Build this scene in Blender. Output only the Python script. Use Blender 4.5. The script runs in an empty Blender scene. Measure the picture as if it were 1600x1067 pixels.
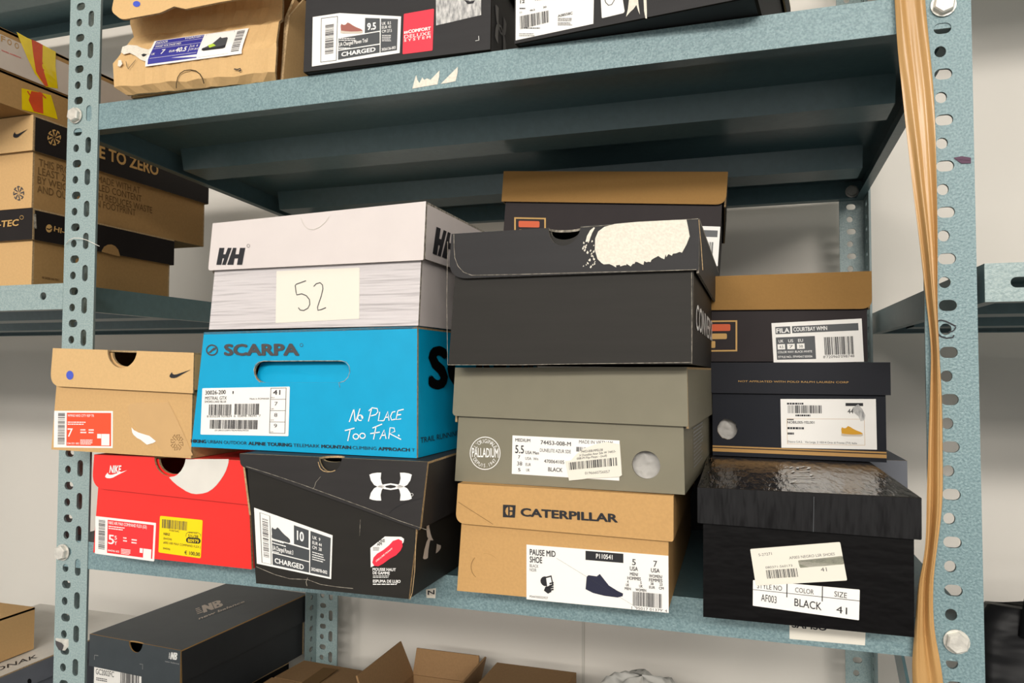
import bpy, bmesh, math, random
from mathutils import Vector, Matrix
from mathutils.geometry import tessellate_polygon

# ------------------------------------------------------------------ camera, world, lights
SC = bpy.context.scene
COL = SC.collection
ZO = 1.90                                   # height of the rack's reference line above the floor (m)
FPX = 1157.5
RX, RY, RZ = 0.0377, -0.0028, 0.3046
CAMP = Vector((0.6962, -0.6229, -0.3986 + ZO))
ROT = Matrix.Rotation(RZ, 3, 'Z') @ Matrix.Rotation(RX, 3, 'X') @ Matrix.Rotation(RY, 3, 'Y')
cam = bpy.data.cameras.new('camera')
cam.lens = FPX / 1600 * 36
cam.sensor_width = 36
cam.clip_start = 0.02
camo = bpy.data.objects.new('camera', cam)
COL.objects.link(camo)
r_, f_, u_ = ROT.col[0], ROT.col[1], ROT.col[2]
camo.matrix_world = Matrix(((r_.x, u_.x, -f_.x, CAMP.x), (r_.y, u_.y, -f_.y, CAMP.y), (r_.z, u_.z, -f_.z, CAMP.z), (0, 0, 0, 1)))
SC.camera = camo

SC.view_settings.view_transform = 'Standard'
SC.view_settings.look = 'None'
SC.view_settings.gamma = 1
SC.view_settings.use_curve_mapping = False
SC.view_settings.exposure = -0.32

world = bpy.data.worlds.new('room_light')
SC.world = world
world.use_nodes = True
world.node_tree.nodes['Background'].inputs[0].default_value = (1.0, 0.96, 0.91, 1)
world.node_tree.nodes['Background'].inputs[1].default_value = 1.0


def tube_light(name, loc, sx, sy, power, target=None):
    l = bpy.data.lights.new(name, 'AREA')
    l.shape = 'RECTANGLE'
    l.size, l.size_y = sx, sy
    l.energy = power
    l.color = (1.0, 0.955, 0.89)
    o = bpy.data.objects.new(name, l)
    COL.objects.link(o)
    o.location = loc
    d = Vector(target or (loc[0], loc[1], 0)) - Vector(loc)
    o.rotation_euler = d.to_track_quat('-Z', 'Y').to_euler()
    return o


tube_light('aisle_lamp', (0.55, -0.80, 2.80), 2.6, 0.22, 6, (0.5, -0.45, 1.3))
tube_light('middle_lamp', (1.1, -3.5, 2.80), 3.6, 0.28, 150, (0.6, 0.0, 1.3))
tube_light('far_lamp', (0.6, -5.2, 2.80), 5.0, 0.35, 110, (0.5, 0.0, 1.3))


# ------------------------------------------------------------------ materials
def lin(c):
    if isinstance(c, str):
        c = [int(c[i:i + 2], 16) / 255 for i in (0, 2, 4)]
    return [x / 12.92 if x <= 0.04045 else ((x + 0.055) / 1.055) ** 2.4 for x in c]


MATS = {}


def mat(name, col, rough=0.6, spec=0.4, metal=0.0, var=0.0, vscale=60, bump=0.0, bscale=400, stretch=(1, 1, 1), col2=None, coat=0.0, trans=0.0, detail=3.0, alpha=1.0, bdist=0.001):
    m = bpy.data.materials.new(name)
    m.use_nodes = True
    nt = m.node_tree
    b = nt.nodes['Principled BSDF']
    c = lin(col)
    b.inputs['Base Color'].default_value = (*c, 1)
    b.inputs['Roughness'].default_value = rough
    b.inputs['Specular IOR Level'].default_value = spec
    b.inputs['Metallic'].default_value = metal
    b.inputs['Coat Weight'].default_value = coat
    b.inputs['Coat Roughness'].default_value = 0.12
    b.inputs['Transmission Weight'].default_value = trans
    b.inputs['Alpha'].default_value = alpha
    if var or bump or col2:
        tc = nt.nodes.new('ShaderNodeTexCoord')
        mp = nt.nodes.new('ShaderNodeMapping')
        mp.inputs['Scale'].default_value = stretch
        nt.links.new(tc.outputs['Object'], mp.inputs['Vector'])
    if var or col2:
        n = nt.nodes.new('ShaderNodeTexNoise')
        n.inputs['Scale'].default_value = vscale
        n.inputs['Detail'].default_value = detail
        nt.links.new(mp.outputs[0], n.inputs['Vector'])
        rp = nt.nodes.new('ShaderNodeValToRGB')
        d = lin(col2) if col2 else [max(0, x * (1 - var)) for x in c]
        e = c if col2 else [min(1, x * (1 + var * .6)) for x in c]
        rp.color_ramp.elements[0].position = 0.36
        rp.color_ramp.elements[1].position = 0.64
        rp.color_ramp.elements[0].color = (*d, 1)
        rp.color_ramp.elements[1].color = (*e, 1)
        nt.links.new(n.outputs['Fac'], rp.inputs[0])
        nt.links.new(rp.outputs[0], b.inputs['Base Color'])
    if bump:
        n2 = nt.nodes.new('ShaderNodeTexNoise')
        n2.inputs['Scale'].default_value = bscale
        n2.inputs['Detail'].default_value = 2
        nt.links.new(mp.outputs[0], n2.inputs['Vector'])
        bp = nt.nodes.new('ShaderNodeBump')
        bp.inputs['Strength'].default_value = bump
        bp.inputs['Distance'].default_value = bdist
        nt.links.new(n2.outputs['Fac'], bp.inputs['Height'])
        nt.links.new(bp.outputs[0], b.inputs['Normal'])
    MATS[name] = m
    return m


mat('hammered_paint', '839ca0', 0.42, 0.45, 0, 0, 620, 0.6, 520, col2='6c868b', detail=1.5)
mat('galvanised_paint', '9dafae', 0.42, 0.5, 0, 0, 620, 0.4, 520, col2='889c9d', detail=2)
mat('shaded_shelf_paint', '5c777c', 0.30, 0.5, 0, 0.06, 120, 0.10, 250)  # same paint as the lips, darkened for the shade inside and under shelves
mat('hole_rim', '6f7f80', 0.45, 0.5, 0.1)
mat('zinc', 'dcd9d0', 0.35, 0.6, 0.25, 0.15, 150, 0.4, 300)
mat('kraft', 'cda672', 0.75, 0.25, 0, 0.035, 420, 0.10, 300, detail=8)
mat('kraft_pale', 'd5b07c', 0.75, 0.25, 0, 0.03, 420, 0.10, 300, detail=8)
mat('kraft_deep', 'c49a63', 0.7, 0.25, 0, 0.04, 420, 0.10, 300, detail=8)
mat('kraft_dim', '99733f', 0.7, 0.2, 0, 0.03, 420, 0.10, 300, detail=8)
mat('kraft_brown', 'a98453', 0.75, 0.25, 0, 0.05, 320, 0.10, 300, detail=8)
mat('board_core', 'b59a74', 0.85, 0.1, 0, 0.25, 500)
mat('board_dark', '2a241d', 0.9, 0.1)
mat('worn_edge', '9d968a', 0.85, 0.1, 0, 0.5, 300)
mat('red_card', 'f0302a', 0.42, 0.4, 0, 0.03, 20, 0.05, 60)
mat('grey_white', 'dedad2', 0.5, 0.4, 0, 0.04, 30)
mat('white_gloss', 'cfc9ca', 0.17, 0.5, 0, 0.0, 30, 0.8, 30, (0.30, 1, 4.5), bdist=0.006)
mat('white_lid', 'd8cfcc', 0.4, 0.4, 0, 0.02, 30, 0.05, 60)
mat('blue_card', '009fcd', 0.42, 0.3, 0, 0.03, 40, 0.08, 90)
mat('black_card', '2f2d2d', 0.52, 0.22, 0, 0.06, 60, 0.12, 60, (0.4, 1, 2.5))
mat('black_body', '272522', 0.5, 0.2, 0, 0.06, 40, 0.12, 40, (0.4, 1, 2.5))
mat('charcoal', '2f2e2f', 0.55, 0.2, 0, 0.05, 50, 0.12, 50, (0.3, 1, 3))
mat('charcoal_body', '2b2926', 0.58, 0.2, 0, 0.05, 50, 0.12, 50, (0.3, 1, 3))
mat('olive_grey', '7f7a68', 0.5, 0.25, 0, 0.03, 40, 0.08, 70)
mat('gloss_black', '080709', 0.20, 0.35, 0, 0, 30, 0.4, 75, (2.6, 0.5, 0.25), coat=0.2, bdist=0.006)
mat('gloss_black_side', '070607', 0.42, 0.14, 0, 0, 30, 0.2, 45, (1, 1, 2), bdist=0.003)
mat('navy_card', '1e2027', 0.55, 0.15, 0, 0.04, 40, 0.05, 80)
mat('navy_lid', '24252b', 0.55, 0.15, 0, 0.04, 40, 0.05, 80)
mat('plum_black', '2a2324', 0.55, 0.18, 0, 0.05, 40)
mat('gold_tan', 'b58a4c', 0.5, 0.4)
mat('slate_card', '464c50', 0.5, 0.3, 0, 0.05, 40, 0.06, 80)
mat('slate_dark', '2c2e30', 0.5, 0.25, 0, 0.05, 40)  # slate card again, with the shade of the box sides in its colour
mat('slate_grey_box', '6b6e76', 0.5, 0.35, 0, 0.05, 40)
mat('brown_black', '1f1a19', 0.55, 0.2, 0, 0.06, 40)
mat('notch_shade', '1a1a1c', 0.9, 0.05)
mat('paper', 'f4f1ec', 0.5, 0.35)
mat('paper_cream', 'e6e1d4', 0.5, 0.35)
mat('torn_paper', 'e4ddcf', 0.9, 0.1, 0, 0.08, 500, 0.4, 500, detail=6)
mat('torn_grey', 'd4d2cf', 0.9, 0.1, 0, 0, 160, 0.3, 300, (2, 1, 0.7), col2='8f8f8f', detail=6)
mat('ink', '26262a', 0.6, 0.3)
mat('ink_soft', '4a484a', 0.6, 0.3)
mat('ink_grey', '85827f', 0.6, 0.3)
mat('ink_brown', '6e5332', 0.7, 0.2)
mat('white_ink', 'f3f1ee', 0.5, 0.3)
mat('grey_ink', '9a9a9a', 0.5, 0.3)
mat('label_dark', '45484b', 0.45, 0.4)
mat('label_orange', 'ee5230', 0.45, 0.35)
mat('label_red', 'ec3437', 0.45, 0.35)
mat('label_yellow', 'f7d808', 0.45, 0.35)
mat('label_blue', '3a3a94', 0.45, 0.35)
mat('dot_blue', '4a5cc4', 0.5, 0.3)
mat('sticker_red', 'ee3246', 0.4, 0.4)
mat('fila_red', 'cf5a30', 0.5, 0.3)
mat('kraft_ink', 'c79f62', 0.6, 0.2)
mat('shoe_navy', '2b2d40', 0.6, 0.2)
mat('shoe_grey', '4b4d50', 0.6, 0.2)
mat('shoe_rust', 'a0655c', 0.6, 0.2)
mat('shoe_sole', 'cfc3b4', 0.6, 0.2)
mat('shoe_yellow', 'd8a033', 0.6, 0.2)
mat('shoe_green', 'b6d24a', 0.6, 0.2)
mat('tissue', 'b9b6b1', 0.8, 0.2, 0, 0.12, 60, 0.7, 50, bdist=0.006)
mat('strip_green', 'a9ad93', 0.7, 0.2, 0, 0.25, 300)
mat('tan_tape', 'bd945e', 0.34, 0.45, 0, 0.05, 30, 0.10, 30, (3, 1, 0.25), coat=0.08, bdist=0.002)
mat('carton_brown', '937350', 0.8, 0.2, 0, 0.05, 300, 0.10, 300, detail=8)
mat('clear_tape', 'cba470', 0.25, 0.5, 0, 0.02, 60, 0.12, 40)
mat('yellow_tape', 'e6c80c', 0.16, 0.6, 0, 0.06, 50, 0.25, 60, bdist=0.003)
mat('tape_red', 'd24a22', 0.3, 0.5, 0, 0.1, 60)
mat('wall_paint', 'e2dcd3', 0.85, 0.2, 0, 0.012, 3, 0.03, 120)
mat('trim_paint', 'cfcac1', 0.7, 0.2)
mat('floor_paint', '45433f', 0.5, 0.3, 0, 0.06, 4)
mat('ceiling_paint', 'dcd8d0', 0.9, 0.1)
mat('bag_leather', '101012', 0.55, 0.3, 0, 0.1, 60, 0.4, 14, (1, 1, 2.5), bdist=0.02)
mat('chrome', 'd8d8d8', 0.15, 0.5, 1.0)
mat('poly_bag', 'e6e3dc', 0.25, 0.5, 0, 0, 30, 0.6, 25, trans=0.25, bdist=0.01)
mat('marker_purple', '4f2c46', 0.5, 0.3)
mat('marker_black', '222027', 0.5, 0.3)
mat('thread', 'e6e2d8', 0.6, 0.3)
mat('print_white', 'c9bbae', 0.6, 0.3, 0, 0.04, 40)


# ------------------------------------------------------------------ mesh building
class MB:
    def __init__(self):
        self.v, self.f, self.m, self.slots = [], [], [], []

    def si(self, name):
        if name not in self.slots:
            self.slots.append(name)
        return self.slots.index(name)

    def add(self, vs, fs, m):
        o = len(self.v)
        self.v += [tuple(p) for p in vs]
        s = self.si(m)
        for f in fs:
            self.f.append(tuple(o + i for i in f))
            self.m.append(s)

    def prism(self, outer, holes, fn, d0, d1, m, me=None):
        """outer and holes are 2-D loops; fn(a, b, d) places them; solid between depths d0 and d1."""
        me = me or m
        loops = [outer] + list(holes)
        flat = [p for l in loops for p in l]
        tri = tessellate_polygon([[Vector((p[0], p[1], 0)) for p in l] for l in loops])
        n = len(flat)
        vs = [fn(p[0], p[1], d0) for p in flat] + [fn(p[0], p[1], d1) for p in flat]
        self.add(vs, [t for t in tri] + [tuple(n + i for i in reversed(t)) for t in tri], m)
        o = len(self.v)
        k = 0
        vs2, fs2 = [], []
        for l in loops:
            c = len(l)
            for i in range(c):
                a, b = l[i], l[(i + 1) % c]
                q = len(vs2)
                vs2 += [fn(a[0], a[1], d0), fn(b[0], b[1], d0), fn(b[0], b[1], d1), fn(a[0], a[1], d1)]
                fs2.append((q, q + 1, q + 2, q + 3))
        self.add(vs2, fs2, me)

    def box(self, x0, y0, z0, x1, y1, z1, m, fn=None):
        fn = fn or (lambda x, y, z: (x, y, z))
        p = [fn(x, y, z) for z in (z0, z1) for y in (y0, y1) for x in (x0, x1)]
        self.add(p, [(0, 2, 3, 1), (4, 5, 7, 6), (0, 1, 5, 4), (2, 6, 7, 3), (0, 4, 6, 2), (1, 3, 7, 5)], m)

    def tube(self, pts, r, m, n=8):
        pts = [Vector(p) for p in pts]
        rings = []
        for i, p in enumerate(pts):
            t = (pts[min(i + 1, len(pts) - 1)] - pts[max(i - 1, 0)]).normalized()
            a = t.orthogonal().normalized()
            if rings:
                a = (prev - t * prev.dot(t)).normalized()
            prev = a
            b = t.cross(a)
            rr = r[i] if isinstance(r, (list, tuple)) else r
            rings.append([p + (a * math.cos(2 * math.pi * k / n) + b * math.sin(2 * math.pi * k / n)) * rr for k in range(n)])
        vs = [q for ring in rings for q in ring]
        fs = []
        for i in range(len(rings) - 1):
            for k in range(n):
                fs.append((i * n + k, i * n + (k + 1) % n, (i + 1) * n + (k + 1) % n, (i + 1) * n + k))
        fs.append(tuple(range(n)))
        fs.append(tuple((len(rings) - 1) * n + k for k in reversed(range(n))))
        self.add(vs, fs, m)

    def build(self, name, parent=None, label=None, smooth=False, merge=False):
        me = bpy.data.meshes.new(name)
        me.from_pydata(self.v, [], self.f)
        for s in self.slots:
            me.materials.append(MATS[s])
        me.polygons.foreach_set('material_index', self.m)
        bm = bmesh.new()
        bm.from_mesh(me)
        if merge:
            bmesh.ops.remove_doubles(bm, verts=bm.verts, dist=1e-6)
        bmesh.ops.recalc_face_normals(bm, faces=bm.faces)
        bm.to_mesh(me)
        bm.free()
        if smooth:
            me.polygons.foreach_set('use_smooth', [True] * len(me.polygons))
        me.update()
        o = bpy.data.objects.new(name, me)
        COL.objects.link(o)
        if parent:
            o.parent = parent
        if label:
            o['label'] = label
        return o


def thing(name, label, cat, M=None, group=None):
    o = bpy.data.objects.new(name, None)
    o.empty_display_size = 0.03
    COL.objects.link(o)
    if M is not None:
        o.matrix_world = M
    o['label'], o['category'] = label, cat
    if group:
        o['group'] = group
    return o


def tag(o, label, cat, group=None):
    o['label'], o['category'] = label, cat
    if group:
        o['group'] = group
    return o


# ------------------------------------------------------------------ lettering
TC = {}


def letters(s, bold=0.0):
    k = (s, bold)
    if k not in TC:
        cu = bpy.data.curves.new('lettering', 'FONT')
        cu.body = s
        cu.size = 1
        cu.resolution_u = 3
        cu.fill_mode = 'FRONT'
        ob = bpy.data.objects.new('lettering', cu)
        me = bpy.data.meshes.new_from_object(ob)
        vs = [(v.co.x, v.co.y, 0) for v in me.vertices]
        fs = [tuple(p.vertices) for p in me.polygons]
        bpy.data.objects.remove(ob)
        bpy.data.curves.remove(cu)
        bpy.data.meshes.remove(me)
        if bold > 0.004 and vs:                 # heavier weight: the same letters laid over one another, shifted by the stroke gain
            n0, v0, f0 = len(vs), list(vs), list(fs)
            for k_, (dx, dy) in enumerate(((1, 0), (-1, 0), (0, .8), (0, -.8), (.7, .6), (-.7, .6), (.7, -.6), (-.7, -.6))):
                o = len(vs)
                vs += [(x + dx * bold * .9, y + dy * bold * .9, k_ + 1) for x, y, _ in v0]
                fs += [tuple(o + i for i in f) for f in f0]
        x0 = min(v[0] for v in vs) if vs else 0
        x1 = max(v[0] for v in vs) if vs else 1
        TC[k] = (vs, fs, x0, x1)
    return TC[k]


CAPH = None


def caph():
    global CAPH
    if CAPH is None:
        CAPH = max(v[1] for v in letters('H')[0])
    return CAPH


def circle(cx, cy, rx, ry=None, n=24, a0=0, a1=2 * math.pi):
    ry = ry or rx
    full = abs(a1 - a0 - 2 * math.pi) < 1e-6
    k = n if full else n + 1
    return [(cx + rx * math.cos(a0 + (a1 - a0) * i / n), cy + ry * math.sin(a0 + (a1 - a0) * i / n)) for i in range(k)]


def rounded(pts, r, n=5):
    """round the corners of a polygon; r is one radius or one per corner"""
    out = []
    c = len(pts)
    for i, p in enumerate(pts):
        rr = r[i] if isinstance(r, (list, tuple)) else r
        p = Vector(p)
        if rr <= 0:
            out.append(tuple(p))
            continue
        a = (Vector(pts[i - 1]) - p)
        b = (Vector(pts[(i + 1) % c]) - p)
        ra = min(rr, a.length * .49)
        rb = min(rr, b.length * .49)
        a = p + a.normalized() * ra
        b = p + b.normalized() * rb
        for k in range(n + 1):
            t = k / n
            q = a * (1 - t) ** 2 + p * 2 * t * (1 - t) + b * t ** 2
            out.append((q.x, q.y))
    return out


class Face:
    """a flat side of something; fn(a, b, off) gives the point in the owner's own frame, off = out of the surface"""

    def __init__(self, M, fn, a_axis, b_axis):
        self.M, self.fn = M, fn
        self.Mi = M.inverted()
        self.ai, self.bi = a_axis, b_axis
        self.ni = 3 - a_axis - b_axis

    def ab(self, px, py):
        d = ROT @ Vector(((px - 800) / FPX, 1, (533.5 - py) / FPX))
        o = self.Mi @ CAMP
        d = self.Mi.to_3x3() @ d
        a, b = 0.05, 0.05
        for _ in range(8):
            q = self.fn(a, b, 0)
            p = o + d * ((q[self.ni] - o[self.ni]) / d[self.ni])
            a += p[self.ai] - q[self.ai]
            b += p[self.bi] - q[self.bi]
        return a, b


LV = 0.00013


class Print:
    """paper, ink and stickers lying on a Face; coordinates are those of a measuring crop (ox, oy, scale), or, after quad(), percents of a label"""

    def __init__(self, face, ox=0, oy=0, s=1.0):
        self.F, self.o, self.q = face, (ox, oy, s), None
        self.b = MB()

    def px(self, x, y):
        ox, oy, s = self.o
        return self.F.ab(ox + x / s, oy + y / s)

    def quad(self, tl, tr, br, bl):
        self.q = [self.px(*p) for p in (tl, tr, br, bl)]
        return self

    def free(self):
        self.q = None
        return self

    def mp(self, x, y):
        if self.q is None:
            return self.px(x, y)
        s, t = x / 100, y / 100
        tl, tr, br, bl = self.q
        return tuple(tl[i] * (1 - s) * (1 - t) + tr[i] * s * (1 - t) + br[i] * s * t + bl[i] * (1 - s) * t for i in (0, 1))

    def poly(self, pts, m, lvl=1, holes=()):
        loops = [[self.mp(*p) for p in pts]] + [[self.mp(*p) for p in h] for h in holes]
        tri = tessellate_polygon([[Vector((p[0], p[1], 0)) for p in l] for l in loops])
        flat = [p for l in loops for p in l]
        self.b.add([self.F.fn(p[0], p[1], 0.0002 + lvl * LV) for p in flat], [tuple(t) for t in tri], m)

    def paper(self, pts, m, r=0, lvl=0, t=0.0003):
        pp = [self.mp(*p) for p in pts]
        if r:
            pp = rounded(pp, r)
        self.b.prism(pp, [], lambda a, b, d: self.F.fn(a, b, d), -0.0002, t + lvl * LV, m)

    def card(self, m, r=0, lvl=0):
        self.paper([(0, 0), (100, 0), (100, 100), (0, 100)], m, r, lvl)

    def r(self, x0, y0, x1, y1, m, lvl=2):
        self.poly([(x0, y0), (x1, y0), (x1, y1), (x0, y1)], m, lvl)

    def frame(self, x0, y0, x1, y1, w, m, lvl=3, wy=None):
        wy = wy or w
        self.poly([(x0, y0), (x1, y0), (x1, y1), (x0, y1)], m, lvl, [[(x0 + w, y0 + wy), (x1 - w, y0 + wy), (x1 - w, y1 - wy), (x0 + w, y1 - wy)]])

    def t(self, s, x0, y0, x1, y1, h, m, bold=0.0, lvl=3, slant=0.0, fit=None, up=None):
        vs, fs, bx0, bx1 = letters(s, bold)
        if fit:
            bx1 = letters(fit, bold)[3]
        ex, ey = up or (0, -h)
        if up is None and self.q is not None:
            pass
        A = Vector(self.mp(x0, y0))
        B = Vector(self.mp(x1, y1))
        U = Vector(self.mp(x0 + ex, y0 + ey)) - A
        D = B - A
        c = caph()
        pts = []
        for x, y, kk in vs:
            p = A + D * ((x - bx0) / (bx1 - bx0)) + U * (y / c)
            if slant:
                p = p + D.normalized() * (U.length * y / c * slant)
            pts.append(self.F.fn(p.x, p.y, 0.0002 + lvl * LV + kk * 1e-5))
        self.b.add(pts, fs, m)

    def arc(self, s, cx, cy, R, a0, a1, h, m, bold=0.0, lvl=3, inward=False):
        """letters around a circle given in crop units (angles in degrees, clockwise from the top)"""
        C0 = Vector(self.mp(cx, cy))
        k = (Vector(self.mp(cx + 50, cy)) - C0).length / 50
        n = len(s)
        for i, ch in enumerate(s):
            if ch == ' ':
                continue
            an = math.radians(a0 + (a1 - a0) * i / (n - 1))
            d = Vector((math.sin(an), math.cos(an)))
            up = -d if inward else d
            rt = Vector((up.y, -up.x))
            vs, fs, bx0, bx1 = letters(ch, bold)
            sc = h * k / caph()
            o = C0 + d * R * k
            pts = []
            for x, y, kk in vs:
                p = o + rt * ((x - (bx0 + bx1) / 2) * sc * .8) + up * (y * sc - h * k / 2)
                pts.append(self.F.fn(p.x, p.y, 0.0002 + lvl * LV))
            self.b.add(pts, fs, m)

    def bars(self, x0, y0, x1, y1, m, n=30, seed=1, vertical=True, lvl=3):
        rnd = random.Random(seed)
        ws = [rnd.choice((1, 1, 1, 2, 2, 3)) for _ in range(2 * n)]
        tot = sum(ws)
        p = 0
        for i, w in enumerate(ws):
            if i % 2 == 0:
                s0, s1 = p / tot, (p + w) / tot
                if vertical:
                    self.r(x0 + (x1 - x0) * s0, y0, x0 + (x1 - x0) * s1, y1, m, lvl)
                else:
                    self.r(x0, y0 + (y1 - y0) * s0, x1, y0 + (y1 - y0) * s1, m, lvl)
            p += w

    def greek(self, x0, y0, x1, y1, m, rows=3, seed=1, fill=0.55, lvl=3):
        """rows of print too small to read"""
        rnd = random.Random(seed)
        for k in range(rows):
            ya = y0 + (y1 - y0) * (k + (1 - fill) / 2) / rows
            yb = y0 + (y1 - y0) * (k + (1 + fill) / 2) / rows
            end = x0 + (x1 - x0) * rnd.uniform(.7, 1)
            x = x0
            while x < end:
                w = (x1 - x0) * rnd.uniform(.05, .16)
                self.r(x, ya, min(x + w, end), yb, m, lvl)
                x += w + (x1 - x0) * .022

    def stroke(self, pts, w, m, lvl=3, closed=False):
        P = [Vector(self.mp(*p)) for p in pts]
        A0 = Vector(self.mp(*pts[0]))
        k = ((Vector(self.mp(pts[0][0] + 1, pts[0][1])) - A0).length + (Vector(self.mp(pts[0][0], pts[0][1] + 1)) - A0).length) / 2
        hw = w * k / 2
        n = len(P)
        L, R = [], []
        for i in range(n):
            a = P[i - 1] if (i > 0 or closed) else P[i]
            b = P[(i + 1) % n] if (i < n - 1 or closed) else P[i]
            t = (b - a).normalized()
            nn = Vector((-t.y, t.x)) * hw
            L.append(P[i] + nn)
            R.append(P[i] - nn)
        vs = [self.F.fn(p.x, p.y, 0.0002 + lvl * LV) for p in L + R]
        fs = [(i, (i + 1) % n, n + (i + 1) % n, n + i) for i in range(n if closed else n - 1)]
        self.b.add(vs, fs, m)

    def ring(self, cx, cy, rx, ry, w, m, lvl=2):
        self.stroke(circle(cx, cy, rx, ry, 32), w, m, lvl, True)

    def shoe(self, x0, y0, x1, y1, up, sole=None, mid=False, flip=False, lvl=3):
        """side view of a shoe, toe to the right (or left with flip)"""
        U = [(0, 30), (4, 12), (12, 22), (22, 20), (32, 0), (42, 8), (55, 26), (72, 44), (90, 58), (99, 70), (100, 84), (96, 92), (60, 96), (20, 95), (2, 88)]
        if mid:
            U = [(3, 18), (8, 10), (30, 12), (38, 0), (44, 12), (62, 48), (84, 68), (99, 78), (98, 90), (85, 98), (50, 96), (20, 88), (0, 74)]
        f = (lambda x, y: (x1 - (x1 - x0) * x / 100, y0 + (y1 - y0) * y / 100)) if flip else (lambda x, y: (x0 + (x1 - x0) * x / 100, y0 + (y1 - y0) * y / 100))
        self.poly([f(*p) for p in U], up, lvl)
        if sole:
            S = [(0, 74), (20, 80), (50, 84), (80, 82), (100, 78), (101, 92), (92, 100), (50, 100), (10, 101), (0, 96)]
            self.poly([f(*p) for p in S], sole, lvl + 1)

    def swoosh(self, x0, y0, x1, y1, m, lvl=2):
        S = [(100, 0), (60, 55), (35, 92), (22, 100), (8, 98), (0, 84), (2, 62), (12, 28), (14, 48), (22, 58), (34, 55), (60, 33)]
        self.poly([(x0 + (x1 - x0) * x / 100, y0 + (y1 - y0) * y / 100) for x, y in S], m, lvl)

    def pinwheel(self, cx, cy, r, m, rx=1.0, lvl=2):
        for k in range(8):
            a = k * math.pi / 4
            P = [(.12, .0), (.5, -.14), (.95, -.30), (1.0, .02), (.92, .22), (.80, .24), (.82, .0), (.76, -.06), (.5, .06)]
            self.poly([(cx + rx * r * (x * math.cos(a) - y * math.sin(a)), cy + r * (x * math.sin(a) + y * math.cos(a))) for x, y in P], m, lvl)

    def armour(self, cx, cy, w, h, m, lvl=2):
        """two facing arcs crossing at the middle"""
        hw, hh = w / 2, h / 2
        top = [(-1, -.86), (-.86, -.95), (-.64, -1.0), (-.44, -1.0), (-.47, -.6), (-.42, -.25), (-.33, -.06), (-.2, .07), (0, .13), (.2, .07), (.33, -.06), (.42, -.25), (.47, -.6), (.44, -1.0), (.64, -1.0), (.86, -.95), (1, -.86),
               (.93, -.45), (.78, -.12), (.55, .06), (.3, .17), (0, .24), (-.3, .17), (-.55, .06), (-.78, -.12), (-.93, -.45)]
        for sgn in (1, -1):
            self.poly([(cx + x * hw, cy + sgn * y * hh) for x, y in top], m, lvl)

    def done(self, name, parent, label=None):
        return self.b.build(name, parent, label)


# ------------------------------------------------------------------ cardboard shoe boxes
def semi(c, ra, top, rb, n=14):
    """a finger notch: from the top edge down and back up, left to right"""
    return [(c - ra * math.cos(math.pi * i / n), top - rb * math.sin(math.pi * i / n)) for i in range(n + 1)]


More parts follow.
